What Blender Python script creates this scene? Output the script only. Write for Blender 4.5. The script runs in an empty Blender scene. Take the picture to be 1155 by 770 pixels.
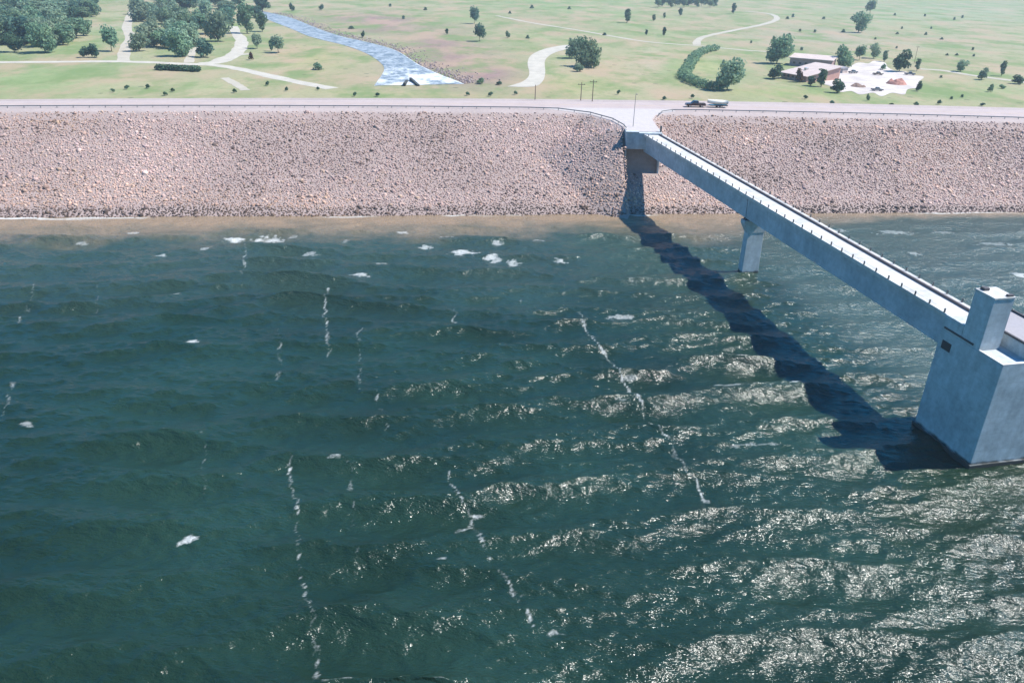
import bpy, bmesh, math, random
import numpy as np
from mathutils import Matrix, Vector

random.seed(7); rng = np.random.default_rng(11)
sc = bpy.context.scene
COL = sc.collection
PI = math.pi
HAZE = True

# ------------------------------------------------------------------ camera
PW, PH, FPX = 1155.0, 770.0, 898.0
HC = 57.0
_p, _r = math.radians(26.0), math.radians(1.6)
FW = np.array([0, math.cos(_p), -math.sin(_p)])
_rt = np.array([1.0, 0, 0]); _dn = np.array([0, -math.sin(_p), -math.cos(_p)])
RX = _rt*math.cos(_r) - _dn*math.sin(_r)
DY = _rt*math.sin(_r) + _dn*math.cos(_r)
CAMP = np.array([0, 0, HC])
def at(px, py, z=0.0):
    """world point on the level plane z that was surveyed at this place of the photograph"""
    d = FW*FPX + RX*(px-PW/2) + DY*(py-PH/2)
    return CAMP + d*((z-HC)/d[2])
cam = bpy.data.cameras.new('camera'); co = bpy.data.objects.new('camera', cam); COL.objects.link(co)
m3 = np.stack([RX, -DY, -FW], axis=1)
M = Matrix([[*m3[i], CAMP[i]] for i in range(3)] + [[0, 0, 0, 1]])
co.matrix_world = M
cam.sensor_width = 36; cam.lens = FPX/PW*36; cam.clip_start = 0.5; cam.clip_end = 20000
sc.camera = co

# ------------------------------------------------------------------ light
SUN_EL = math.radians(54.3); SUN_AZ = math.radians(87)          # azimuth clockwise from +Y
sd = Vector((math.sin(SUN_AZ)*math.cos(SUN_EL), math.cos(SUN_AZ)*math.cos(SUN_EL), math.sin(SUN_EL)))
w = bpy.data.worlds.new('World'); sc.world = w; w.use_nodes = True
nt = w.node_tree
sky = nt.nodes.new('ShaderNodeTexSky'); sky.sky_type = 'NISHITA'; sky.sun_disc = False
sky.sun_elevation = SUN_EL; sky.sun_rotation = SUN_AZ; sky.air_density = 1.0; sky.dust_density = 0.1; sky.ozone_density = 2.0
hsv = nt.nodes.new('ShaderNodeHueSaturation'); hsv.inputs['Saturation'].default_value = 2.05
nt.links.new(sky.outputs[0], hsv.inputs['Color'])
nt.links.new(hsv.outputs[0], nt.nodes['Background'].inputs[0]); nt.nodes['Background'].inputs[1].default_value = 0.125
sl = bpy.data.lights.new('sun', 'SUN'); sl.energy = 5.0; sl.angle = math.radians(0.5); sl.color = (1, 0.955, 0.885)
so = bpy.data.objects.new('sun', sl); COL.objects.link(so); so.rotation_euler = (-sd).to_track_quat('-Z', 'Y').to_euler()
so.location = (0, 0, 200)
vs = sc.view_settings; vs.view_transform = 'Standard'; vs.look = 'None'; vs.gamma = 1; vs.use_curve_mapping = False
vs.exposure = 0.75
sc.render.engine = 'CYCLES'
sc.cycles.use_denoising = True
sc.cycles.max_bounces = 6; sc.cycles.volume_bounces = 0; sc.cycles.transparent_max_bounces = 4
sc.cycles.caustics_reflective = False; sc.cycles.caustics_refractive = False
sc.cycles.sample_clamp_indirect = 4; sc.cycles.sample_clamp_direct = 0

# ------------------------------------------------------------------ helpers
def tag(o, label=None, cat=None, group=None, kind=None):
    if label: o['label'] = label
    if cat: o['category'] = cat
    if group: o['group'] = group
    if kind: o['kind'] = kind
    return o

def mesh_np(name, V, F, mat, parent=None, attrs=None, smooth=False):
    V = np.asarray(V, np.float32); F = np.asarray(F, np.int32)
    me = bpy.data.meshes.new(name)
    n, k = F.shape
    me.vertices.add(len(V)); me.vertices.foreach_set('co', V.ravel())
    me.loops.add(n*k); me.loops.foreach_set('vertex_index', F.ravel())
    me.polygons.add(n); me.polygons.foreach_set('loop_start', np.arange(0, n*k, k, dtype=np.int32))
    me.polygons.foreach_set('loop_total', np.full(n, k, np.int32))
    if smooth: me.polygons.foreach_set('use_smooth', np.ones(n, bool))
    me.update(calc_edges=True)
    for an, a in (attrs or {}).items():
        a = np.asarray(a, np.float32)
        if a.ndim == 1:
            at_ = me.attributes.new(an, 'FLOAT', 'POINT'); at_.data.foreach_set('value', a)
        else:
            if a.shape[1] == 3: a = np.concatenate([a, np.ones((len(a), 1), np.float32)], 1)
            at_ = me.attributes.new(an, 'FLOAT_COLOR', 'POINT'); at_.data.foreach_set('color', a.ravel())
    me.materials.append(mat)
    o = bpy.data.objects.new(name, me); COL.objects.link(o)
    if parent: o.parent = parent
    return o

class MB:
    """collects solids into one mesh; local frame (origin, u, v) turns (a, b, z) into world"""
    def __init__(s, O=(0, 0, 0), U=(1, 0), V=(0, 1)):
        s.bm = bmesh.new(); s.O = O; s.U = U; s.V = V
    def P(s, a, b, z):
        return Vector((s.O[0]+s.U[0]*a+s.V[0]*b, s.O[1]+s.U[1]*a+s.V[1]*b, s.O[2]+z))
    def hexa(s, pts):
        vs_ = [s.bm.verts.new(s.P(*p)) for p in pts]
        for f in ((0, 3, 2, 1), (4, 5, 6, 7), (0, 1, 5, 4), (1, 2, 6, 5), (2, 3, 7, 6), (3, 0, 4, 7)):
            s.bm.faces.new([vs_[i] for i in f])
        return s
    def box(s, a0, a1, b0, b1, z0, z1, ta=0, tb=0):
        return s.hexa([(a0, b0, z0), (a1, b0, z0), (a1, b1, z0), (a0, b1, z0),
                       (a0+ta, b0+tb, z1), (a1-ta, b0+tb, z1), (a1-ta, b1-tb, z1), (a0+ta, b1-tb, z1)])
    def prism(s, poly, z0, z1):
        lo = [s.bm.verts.new(s.P(x, y, z0)) for x, y in poly]; hi = [s.bm.verts.new(s.P(x, y, z1)) for x, y in poly]
        n = len(poly)
        s.bm.faces.new(lo[::-1]); s.bm.faces.new(hi)
        for i in range(n): s.bm.faces.new((lo[i], lo[(i+1) % n], hi[(i+1) % n], hi[i]))
        return s
    def profile(s, poly, a0, a1):            # polygon in (b, z), swept along a
        lo = [s.bm.verts.new(s.P(a0, b, z)) for b, z in poly]; hi = [s.bm.verts.new(s.P(a1, b, z)) for b, z in poly]
        n = len(poly)
        s.bm.faces.new(lo); s.bm.faces.new(hi[::-1])
        for i in range(n): s.bm.faces.new((lo[i], hi[i], hi[(i+1) % n], lo[(i+1) % n]))
        return s
    def tube(s, p, q, r0, r1=None, n=8):
        r1 = r0 if r1 is None else r1
        p, q = s.P(*p), s.P(*q); d = (q-p).normalized()
        x = d.orthogonal().normalized(); y = d.cross(x)
        A = [s.bm.verts.new(p+(x*math.cos(t)+y*math.sin(t))*r0) for t in [2*PI*i/n for i in range(n)]]
        B = [s.bm.verts.new(q+(x*math.cos(t)+y*math.sin(t))*r1) for t in [2*PI*i/n for i in range(n)]]
        s.bm.faces.new(A[::-1]); s.bm.faces.new(B)
        for i in range(n): s.bm.faces.new((A[i], A[(i+1) % n], B[(i+1) % n], B[i]))
        return s
    def build(s, name, mat, parent=None, bevel=0, smooth=False):
        bmesh.ops.recalc_face_normals(s.bm, faces=s.bm.faces)
        if bevel:
            bmesh.ops.bevel(s.bm, geom=list(s.bm.edges), offset=bevel, segments=1, affect='EDGES')
        me = bpy.data.meshes.new(name); s.bm.to_mesh(me); s.bm.free()
        if smooth:
            for f in me.polygons: f.use_smooth = True
        me.materials.append(mat)
        o = bpy.data.objects.new(name, me); COL.objects.link(o)
        if parent: o.parent = parent; o.matrix_parent_inverse = Matrix.Translation(-parent.location) if parent.rotation_euler.z == 0 else parent.matrix_basis.inverted()
        return o

def empty(name, loc=(0, 0, 0), rz=0):
    o = bpy.data.objects.new(name, None); COL.objects.link(o)
    o.location = loc; o.rotation_euler = (0, 0, rz); o.empty_display_size = 0.5
    return o

def children(o): return [c for c in bpy.data.objects if c.parent == o]

# ------------------------------------------------------------------ materials
def new_mat(name):
    m = bpy.data.materials.new(name); m.use_nodes = True
    n = m.node_tree; b = n.nodes['Principled BSDF']
    return m, n, b, n.links
def noise(n, scale, detail=4, rough=0.55, vec=None, dim='3D'):
    t = n.nodes.new('ShaderNodeTexNoise'); t.inputs['Scale'].default_value = scale
    t.inputs['Detail'].default_value = detail; t.inputs['Roughness'].default_value = rough
    if vec is not None: n.links.new(vec, t.inputs['Vector'])
    return t
def ramp(n, src, stops):
    r = n.nodes.new('ShaderNodeValToRGB'); n.links.new(src, r.inputs[0])
    e = r.color_ramp.elements
    while len(e) < len(stops): e.new(0.5)
    for i, (p, c) in enumerate(stops):
        e[i].position = p; e[i].color = (*c, 1) if len(c) == 3 else c
    return r
def mixc(n, fac, a, b, mode='MIX'):
    m = n.nodes.new('ShaderNodeMix'); m.data_type = 'RGBA'; m.blend_type = mode
    for s, v in ((0, fac), (6, a), (7, b)):
        if isinstance(v, (int, float)): m.inputs[s].default_value = v
        elif isinstance(v, tuple): m.inputs[s].default_value = (*v, 1)
        else: n.links.new(v, m.inputs[s])
    return m.outputs[2]
def pos(n): return n.nodes.new('ShaderNodeNewGeometry').outputs['Position']
def mapping(n, vec, rot=0, scale=(1, 1, 1)):
    m = n.nodes.new('ShaderNodeMapping'); n.links.new(vec, m.inputs[0])
    m.inputs['Rotation'].default_value = (0, 0, rot); m.inputs['Scale'].default_value = scale
    return m.outputs[0]
def math_(n, op, a, b=None, clamp=False):
    m = n.nodes.new('ShaderNodeMath'); m.operation = op; m.use_clamp = clamp
    for i, v in enumerate((a, b)):
        if v is None: continue
        if isinstance(v, (int, float)): m.inputs[i].default_value = v
        else: n.links.new(v, m.inputs[i])
    return m.outputs[0]
def attr(n, name, out='Fac'):
    a = n.nodes.new('ShaderNodeAttribute'); a.attribute_name = name
    return a.outputs[out]
def bump(n, b, h, strength, dist):
    t = n.nodes.new('ShaderNodeBump'); t.inputs['Strength'].default_value = strength; t.inputs['Distance'].default_value = dist
    n.links.new(h, t.inputs['Height'])
    n.links.new(t.outputs[0], b.inputs['Normal'])
    return t

def simple(name, col, rough=0.7, var=0.18, scale=1.5, metal=0.0):
    m, n, b, L = new_mat(name)
    t = noise(n, scale, 5, 0.6, pos(n))
    lo = tuple(c*(1-var) for c in col); hi = tuple(min(1, c*(1+var)) for c in col)
    r = ramp(n, t.outputs[0], [(0.3, lo), (0.7, hi)])
    L.new(r.outputs[0], b.inputs['Base Color']); b.inputs['Roughness'].default_value = rough; b.inputs['Metallic'].default_value = metal
    return m

def concrete(name, col, stain=(0.6, 0.6, 0.58)):
    m, n, b, L = new_mat(name)
    p = pos(n)
    t1 = noise(n, 0.9, 7, 0.72, p)
    streak = noise(n, 1.0, 5, 0.6, mapping(n, p, 0, (1.1, 1.1, 0.2)))
    blot = noise(n, 0.18, 3, 0.5, p)
    c1 = ramp(n, t1.outputs[0], [(0.3, tuple(c*0.74 for c in col)), (0.7, tuple(c*1.12 for c in col))]).outputs[0]
    s = ramp(n, streak.outputs[0], [(0.35, stain), (0.7, (1, 1, 1))]).outputs[0]
    c2 = mixc(n, 0.45, c1, s, 'MULTIPLY')
    s2 = ramp(n, blot.outputs[0], [(0.38, (0.74, 0.77, 0.78)), (0.58, (1, 1, 1))]).outputs[0]
    c3 = mixc(n, 0.8, c2, s2, 'MULTIPLY')
    # lift joints of the pours, every 2.4 m of height
    sep = n.nodes.new('ShaderNodeSeparateXYZ'); L.new(p, sep.inputs[0])
    zz = math_(n, 'FRACT', math_(n, 'DIVIDE', sep.outputs[2], 2.4))
    jl = math_(n, 'LESS_THAN', zz, 0.025)
    c4 = mixc(n, math_(n, 'MULTIPLY', jl, 0.4), c3, tuple(c*0.5 for c in col))
    # water stain just above the lake
    wet = n.nodes.new('ShaderNodeMapRange'); wet.inputs[1].default_value = 0.35; wet.inputs[2].default_value = 0.75
    wn = math_(n, 'ADD', sep.outputs[2], math_(n, 'MULTIPLY', math_(n, 'SUBTRACT', noise(n, 0.9, 3, 0.5, p).outputs[0], 0.5), 0.7))
    L.new(wn, wet.inputs[0])
    c5 = mixc(n, wet.outputs[0], (0.035, 0.037, 0.035), c4)
    L.new(c5, b.inputs['Base Color']); b.inputs['Roughness'].default_value = 0.85
    bump(n, b, t1.outputs[0], 0.25, 0.04)
    return m

M_CONC = concrete('concrete', (0.48, 0.52, 0.54))
M_DECK = concrete('deck_concrete', (0.56, 0.54, 0.51), (0.9, 0.9, 0.9))
M_GIRD = concrete('girder_concrete', (0.46, 0.50, 0.54), (0.82, 0.84, 0.86))
M_DARK = simple('dark_opening', (0.02, 0.022, 0.025), 0.6)
M_RAIL = simple('galvanised_steel', (0.24, 0.235, 0.23), 0.55, 0.15, 2, 0.3)
M_POST = simple('post_paint', (0.10, 0.10, 0.10), 0.6)
M_WOODP = simple('weathered_pole', (0.16, 0.12, 0.09), 0.9)
M_BARK = simple('bark', (0.10, 0.08, 0.06), 0.95)
M_CREAM = simple('cream_roofing', (0.48, 0.39, 0.35), 0.8, 0.1, 0.3)
M_PINK = simple('pinkish_block_wall', (0.45, 0.25, 0.20), 0.85, 0.12, 0.5)
M_BROWN = simple('brown_wall', (0.33, 0.21, 0.195), 0.85, 0.15, 0.5)
M_GLASS = simple('window_glass', (0.03, 0.035, 0.045), 0.1, 0.1)
M_RUST = simple('red_earth', (0.36, 0.17, 0.13), 0.95, 0.35, 0.8)
M_TRUCK = simple('dark_car_paint', (0.045, 0.016, 0.016), 0.25, 0.1)
M_TYRE = simple('tyre_rubber', (0.015, 0.015, 0.015), 0.8)
M_WHITE = simple('off_white_paint', (0.62, 0.58, 0.50), 0.5, 0.06)
M_GREY = simple('grey_car_paint', (0.10, 0.11, 0.13), 0.3, 0.1)
M_CHROME = simple('bright_metal', (0.5, 0.5, 0.52), 0.25, 0.05, 2, 0.9)
M_LAMPR = simple('red_lens', (0.3, 0.02, 0.02), 0.3, 0.05)
M_LAMPW = simple('clear_lens', (0.6, 0.6, 0.58), 0.2, 0.05)
M_PIPE = simple('brown_parapet', (0.13, 0.10, 0.10), 0.7)
M_COPING = simple('dark_coping', (0.06, 0.055, 0.06), 0.7)
M_ROOFG = simple('gravel_roofing', (0.29, 0.275, 0.29), 0.95, 0.08, 3)

def foliage(name, lo, hi, tr=0.4):
    m, n, b, L = new_mat(name)
    t = attr(n, 'tint')
    c = ramp(n, t, [(0.0, lo), (1.0, hi)]).outputs[0]
    oi = n.nodes.new('ShaderNodeObjectInfo')
    hs = n.nodes.new('ShaderNodeHueSaturation'); L.new(c, hs.inputs['Color'])
    L.new(math_(n, 'ADD', 0.47, math_(n, 'MULTIPLY', oi.outputs['Random'], 0.06)), hs.inputs['Hue'])
    L.new(math_(n, 'ADD', 0.8, math_(n, 'MULTIPLY', oi.outputs['Random'], 0.4)), hs.inputs['Value'])
    d = n.nodes.new('ShaderNodeBsdfDiffuse'); L.new(hs.outputs[0], d.inputs[0])
    tb = n.nodes.new('ShaderNodeBsdfTranslucent'); L.new(hs.outputs[0], tb.inputs[0])
    mx = n.nodes.new('ShaderNodeMixShader'); mx.inputs[0].default_value = tr
    L.new(d.outputs[0], mx.inputs[1]); L.new(tb.outputs[0], mx.inputs[2])
    L.new(mx.outputs[0], n.nodes['Material Output'].inputs[0]); n.nodes.remove(b)
    return m
M_LEAF = foliage('leaves_green', (0.080, 0.165, 0.105), (0.270, 0.370, 0.215))
M_LEAFG = foliage('leaves_grey_green', (0.135, 0.220, 0.150), (0.350, 0.430, 0.280))
M_LEAFD = foliage('leaves_dark', (0.036, 0.090, 0.068), (0.140, 0.230, 0.150))
M_LEAFR = foliage('leaves_reddish', (0.06, 0.035, 0.025), (0.16, 0.09, 0.06))

# ------------------------------------------------------------------ noise for geometry
def vnoise(x, y, seed=0):
    """smooth value noise, about 0..1"""
    xi = np.floor(x).astype(np.int64); yi = np.floor(y).astype(np.int64)
    fx = x-xi; fy = y-yi; fx = fx*fx*(3-2*fx); fy = fy*fy*(3-2*fy)
    def h(a, b):
        n = (a*374761393 + b*668265263 + seed*1442695041) & 0xFFFFFFFF
        n = ((n ^ (n >> 13))*1274126177) & 0xFFFFFFFF
        return ((n ^ (n >> 16)) & 0xFFFF)/65535.0
    return (h(xi, yi)*(1-fx)+h(xi+1, yi)*fx)*(1-fy) + (h(xi, yi+1)*(1-fx)+h(xi+1, yi+1)*fx)*fy
def fbm(x, y, seed=0, oct=4):
    s = 0; a = 0.5; t = 0
    for i in range(oct):
        s = s + a*vnoise(x*2**i+17*i, y*2**i-9*i, seed+i); t += a; a *= 0.5
    return s/t

def tensor(xs, ys):
    X, Y = np.meshgrid(xs, ys)
    nx, ny = len(xs), len(ys)
    i = (np.arange(ny-1)[:, None]*nx + np.arange(nx-1)[None, :]).ravel()
    return X.ravel(), Y.ravel(), np.stack([i, i+1, i+nx+1, i+nx], 1)
def graded(lo, a, b, hi, step, grow=1.25):
    mid = np.arange(a, b+step*0.5, step)
    L_, s, v = [], step, a
    while v > lo: s *= grow; v -= s; L_.append(v)
    R_, s, v = [], step, mid[-1]
    while v < hi: s *= grow; v += s; R_.append(v)
    return np.array(L_[::-1] + list(mid) + R_)

# ------------------------------------------------------------------ dam lines (plan curves)
CZ = 16.5
_cp = np.array([(-134.9, 210.9), (-69.2, 223.2), (3.8, 231.1), (54.8, 234.8), (146.9, 237.6)])
_cc = np.polyfit(_cp[:, 0], _cp[:, 1], 2)
_bp = np.array([(-145.4, 228.7), (-74.6, 241.8), (4.1, 254.8), (60.2, 260.1), (161.6, 263.5)])
_bc = np.polyfit(_bp[:, 0], _bp[:, 1], 2)
_wp = np.array([(-117.3, 173.9), (-58.9, 181.5), (25.5, 187.3), (80.3, 196.2), (132.2, 202.7)])
_wc = np.polyfit(_wp[:, 0], _wp[:, 1], 1)
def ext(c, x, lo=-150, hi=165):
    x = np.asarray(x, float); xc = np.clip(x, lo, hi); d = np.polyder(c)
    return np.polyval(c, xc) + (x-xc)*np.polyval(d, xc)
def Cf(x): return ext(_cc, x)              # front edge of the crest
def Bf(x): return ext(_bc, x)              # back edge of the crest
def Wf(x): return np.minimum(ext(_wc, x), Cf(x)-30)   # waterline
def emb_z(x, y):
    """height of the embankment's lake side, with the fill that carries the bridge approach"""
    x = np.asarray(x, float); y = np.asarray(y, float)
    z = CZ*(y-Wf(x))/(Cf(x)-Wf(x))
    yy = np.maximum(y, 212.0)
    xl = np.interp(yy, [212, 214, 222.4, 230.9, 235.0, 237], [27.6, 27.4, 25.2, 19.6, 11, 2])
    xr = np.interp(yy, [212, 226, 232, 237], [36.9, 37.4, 39, 44])
    d = np.maximum(xl-x, 0)*.33+np.maximum(x-xr, 0)+np.maximum(212.0-y, 0)*np.where(x > 27.7, 2.2, .62)
    z = np.maximum(z, np.where(d < 40, CZ-d, -99))
    return np.minimum(z, CZ)

# ------------------------------------------------------------------ ground of the valley
GZ = -2.0
def hexl(*c): return np.array(c, float)
GREEN, PALE, TAN, PINK, OLIVE = hexl(.205, .265, .120), hexl(.29, .285, .165), hexl(.33, .275, .185), hexl(.25, .165, .155), hexl(.165, .185, .085)
xs = graded(-5000, -420, 760, 6000, 4.0, 1.18); ys = graded(-1500, 236, 900, 9000, 4.0, 1.10)
gx, gy, gf = tensor(xs, ys)
a = fbm(gx/90, gy/120, 3, 5); b2 = fbm(gx/240, gy/300, 9, 4); c2 = fbm(gx/30, gy/45, 21, 4)
t = np.clip((a-0.36)/0.28, 0, 1)[:, None]; t2 = np.clip((b2-0.34)/0.24, 0, 1)[:, None]; t3 = np.clip((c2-0.5)/0.25, 0, 1)[:, None]
col = GREEN*(1-t)+PALE*t
col = col*(1-0.5*t2)+TAN*0.5*t2
col = col*(1-0.3*t3)+OLIVE*0.3*t3
def blob(px, py, rx, ry, c, k):
    global col
    o = at(px, py, GZ); ex = at(px+rx, py, GZ)-o; ey = at(px, py-ry, GZ)-o
    wx = abs(ex[0])+1; wy = abs(ey[1])+1
    d = ((gx-o[0]-(gy-o[1])*ey[0]/max(ey[1], 1))/wx)**2 + ((gy-o[1])/wy)**2
    f = np.clip(np.exp(-d*1.2)*(0.55+0.9*c2)*k, 0, 1)[:, None]
    col = col*(1-f)+c*f
for bl in ((500, 60, 60, 22, PINK, 1.0), (430, 25, 90, 12, PINK*1.05, .85), (545, 82, 38, 12, PINK, .9), (600, 22, 80, 8, TAN*.95, .6), (400, 88, 26, 10, TAN, .7),
           (350, 65, 40, 16, hexl(.30, .28, .14), .8), (700, 85, 60, 25, hexl(.33, .29, .18), .7), (735, 70, 18, 16, hexl(.38, .33, .24), .7), (650, 95, 50, 10, hexl(.32, .30, .15), .7),
           (900, 105, 80, 8, hexl(.22, .27, .10), .7), (60, 92, 90, 12, GREEN*1.1, .6), (230, 95, 60, 8, GREEN*1.1, .5), (760, 105, 60, 8, TAN*1.05, .7), (450, 106, 120, 3, hexl(.33, .30, .17), .7),
           (520, 20, 50, 6, GREEN, .8), (1000, 45, 160, 10, hexl(.30, .27, .20), .55), (920, 40, 60, 12, hexl(.28, .25, .19), .5), (1100, 100, 80, 8, GREEN*1.05, .7), (760, 75, 20, 14, GREEN*1.0, .6), (800, 75, 20, 8, hexl(.32, .32, .16), .8),
           (130, 30, 30, 22, hexl(.30, .31, .2), .6), (1080, 15, 120, 10, hexl(.25, .30, .19), .6), (410, 58, 20, 10, hexl(.33, .3, .17), .5)):
    blob(*bl)
m, n, b, L = new_mat('pasture')
p = pos(n)
f1 = noise(n, 0.35, 6, 0.7, p); f2 = noise(n, 0.05, 5, 0.6, mapping(n, p, 0.3, (1, 0.35, 1)))
c = mixc(n, 0.75, attr(n, 'col', 'Color'), ramp(n, f1.outputs[0], [(0.25, (0.62, 0.66, 0.6)), (0.5, (1, 1, 1)), (0.75, (1.0, 1.0, 1.0))]).outputs[0], 'MULTIPLY')
c = mixc(n, 0.7, c, ramp(n, f2.outputs[0], [(0.35, (0.80, 0.86, 0.78)), (0.65, (1, 0.99, 0.97))]).outputs[0], 'MULTIPLY')
f3 = noise(n, 0.028, 6, 0.68, mapping(n, p, 0.25, (1, 0.5, 1)))
c = mixc(n, ramp(n, f3.outputs[0], [(0.46, (0, 0, 0)), (0.60, (.62, .62, .62))]).outputs[0], c, (0.36, 0.255, 0.18))
f4 = noise(n, 0.045, 6, 0.7, mapping(n, p, -0.2, (0.6, 0.4, 1)))
c = mixc(n, ramp(n, f4.outputs[0], [(0.48, (0, 0, 0)), (0.62, (.85, .85, .85))]).outputs[0], c, (0.14, 0.20, 0.075))
vor = n.nodes.new('ShaderNodeTexVoronoi'); vor.inputs['Scale'].default_value = 0.09; vor.inputs['Randomness'].default_value = 1; L.new(p, vor.inputs['Vector'])
tuft = math_(n, 'MULTIPLY', math_(n, 'LESS_THAN', vor.outputs['Distance'], 0.13), math_(n, 'GREATER_THAN', noise(n, 0.012, 2, 0.5, p).outputs[0], 0.5))
c = mixc(n, math_(n, 'MULTIPLY', tuft, 0.55), c, (0.07, 0.08, 0.045))
L.new(c, b.inputs['Base Color']); b.inputs['Roughness'].default_value = 1.0; b.inputs['Specular IOR Level'].default_value = 0.1
gz = np.full(len(gx), GZ) + np.clip((gy-2200)/4000, 0, 1)*60*fbm(gx/900, gy/900, 5, 3)
tag(mesh_np('ground', np.stack([gx, gy, gz], 1), gf, m, attrs={'col': col}, smooth=True), kind='structure')

# ------------------------------------------------------------------ dam body
xs = graded(-900, -180, 200, 1000, 1.0, 1.15)
ts = np.concatenate([np.linspace(-0.6, -0.04, 7), np.linspace(0, 1, 72)])
rows = []
for tt in ts:
    y = Wf(xs)+tt*(Cf(xs)-Wf(xs))
    rows.append(np.stack([xs, y, emb_z(xs, y)], 1))
for k in (0.2, 0.5, 0.8, 1.0):
    y = Cf(xs)+k*(Bf(xs)-Cf(xs)); rows.append(np.stack([xs, y, np.full_like(xs, CZ)], 1))
for k in (4, 15, 35, 58):
    rows.append(np.stack([xs, Bf(xs)+k, np.full_like(xs, CZ-k/3.0)], 1))
R = np.array(rows); nx = len(xs); ny = len(rows)
i = (np.arange(ny-1)[:, None]*nx + np.arange(nx-1)[None, :]).ravel()
EF = np.stack([i, i+1, i+nx+1, i+nx], 1)
V = R.reshape(-1, 3)
ck = np.clip((V[:, 1]-Bf(V[:, 0])-0.5)/3, 0, 1)[:, None]                # grass on the downstream side
fl = np.clip((V[:, 2]-(CZ-0.5))/0.4, 0, 1)[:, None]
base = hexl(.34, .262, .235)*(1-fl)+hexl(.40, .33, .305)*fl
ecol = base*(1-ck)+hexl(.32, .31, .19)*ck
m, n, b, L = new_mat('embankment_fill')
p = pos(n); f1 = noise(n, 1.2, 6, 0.7, p); f2 = noise(n, 0.08, 4, 0.6, p)
c = mixc(n, 0.8, attr(n, 'col', 'Color'), ramp(n, f1.outputs[0], [(0.3, (0.72, 0.7, 0.7)), (0.65, (1, 1, 1))]).outputs[0], 'MULTIPLY')
c = mixc(n, 0.7, c, ramp(n, f2.outputs[0], [(0.35, (0.84, 0.84, 0.84)), (0.65, (1, 1, 1))]).outputs[0], 'MULTIPLY')
L.new(c, b.inputs['Base Color']); b.inputs['Roughness'].default_value = 0.95
bump(n, b, f1.outputs[0], 0.4, 0.1)
tag(mesh_np('embankment', V, EF, m, attrs={'col': ecol}, smooth=False), kind='structure')

# riprap: broken stone dumped on the lake side
def ico():
    t_ = (1+5**.5)/2
    v = np.array([(-1, t_, 0), (1, t_, 0), (-1, -t_, 0), (1, -t_, 0), (0, -1, t_), (0, 1, t_), (0, -1, -t_), (0, 1, -t_), (t_, 0, -1), (t_, 0, 1), (-t_, 0, -1), (-t_, 0, 1)])
    f = np.array([(0, 11, 5), (0, 5, 1), (0, 1, 7), (0, 7, 10), (0, 10, 11), (1, 5, 9), (5, 11, 4), (11, 10, 2), (10, 7, 6), (7, 1, 8), (3, 9, 4), (3, 4, 2), (3, 2, 6), (3, 6, 8), (3, 8, 9), (4, 9, 5), (2, 4, 11), (6, 2, 10), (8, 6, 7), (9, 8, 1)])
    return v/np.linalg.norm(v[0]), f
IV, IF = ico()
def rocks(name, px, py, pz, size, colr, mat, kind='stuff', label=None, cat=None):
    N = len(px)
    v = IV[None]*(1+rng.uniform(-.28, .28, (N, 12, 1)))
    v = v*np.stack([rng.uniform(.7, 1.3, N), rng.uniform(.7, 1.2, N), rng.uniform(.5, .95, N)], 1)[:, None, :]
    an = rng.uniform(0, 2*PI, N); tl = rng.uniform(-.7, .7, N)
    x = v[:, :, 0]*np.cos(tl)[:, None]-v[:, :, 2]*np.sin(tl)[:, None]; z = v[:, :, 0]*np.sin(tl)[:, None]+v[:, :, 2]*np.cos(tl)[:, None]; y = v[:, :, 1]
    X = x*np.cos(an)[:, None]-y*np.sin(an)[:, None]; Y = x*np.sin(an)[:, None]+y*np.cos(an)[:, None]
    s = size[:, None]
    Vv = np.stack([X*s+px[:, None], Y*s+py[:, None], z*s+pz[:, None]], 2).reshape(-1, 3)
    Ff = (IF[None]+12*np.arange(N)[:, None, None]).reshape(-1, 3)
    cc = np.repeat(colr, 12, 0)
    return tag(mesh_np(name, Vv, Ff, mat, attrs={'col': cc}), label, cat, None, kind)
m, n, b, L = new_mat('riprap_stone')
c = mixc(n, 0.8, attr(n, 'col', 'Color'), ramp(n, noise(n, 3, 4, 0.6, pos(n)).outputs[0], [(0.3, (0.75, 0.75, 0.75)), (0.7, (1, 1, 1))]).outputs[0], 'MULTIPLY')
L.new(c, b.inputs['Base Color']); b.inputs['Roughness'].default_value = 0.9
M_STONE = m
sp = 0.55
gx_, gs_ = np.meshgrid(np.arange(-185, 215, sp), np.arange(-0.06, 1.0, sp/47.0))
rx = gx_.ravel()+rng.uniform(-.5, .5, gx_.size)*sp; rt = gs_.ravel()+rng.uniform(-.5, .5, gx_.size)*sp/47
ry = Wf(rx)+rt*(Cf(rx)-Wf(rx)); rz = emb_z(rx, ry)
keep = (rz < CZ-0.12) & ~((rx > 27.3) & (rx < 37.2) & (ry > 206.0))
keep &= rng.uniform(0, 1, len(rx)) < np.where(rz > CZ-1.6, 0.45, 0.97)
rx, ry, rz = rx[keep], ry[keep], rz[keep]
big = rng.uniform(0, 1, len(rx))
rs = 0.16+0.15*rng.uniform(0, 1, len(rx))+np.where(big > 0.95, 0.26*rng.uniform(.3, 1.4, len(rx)), 0)
pal = np.array([(.34, .27, .25), (.38, .31, .27), (.29, .23, .22), (.42, .36, .33), (.26, .205, .20), (.36, .30, .22), (.31, .26, .27), (.44, .39, .37), (.21, .17, .17), (.40, .30, .25)])
rc = np.array([1.34, 1.12, 1.03])*(.62*pal[rng.integers(0, len(pal), len(rx))]+.38*np.array([.325, .27, .255]))*rng.uniform(.82, 1.15, (len(rx), 1))
lf = fbm(rx/22, ry/16, 41, 4); lf2 = fbm(rx/60, ry/30, 47, 3)
rc = rc*(0.42+1.2*lf)[:, None]
rc = np.where(rng.uniform(0, 1, (len(rx), 1)) < .08, rc*.3, rc)
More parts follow.
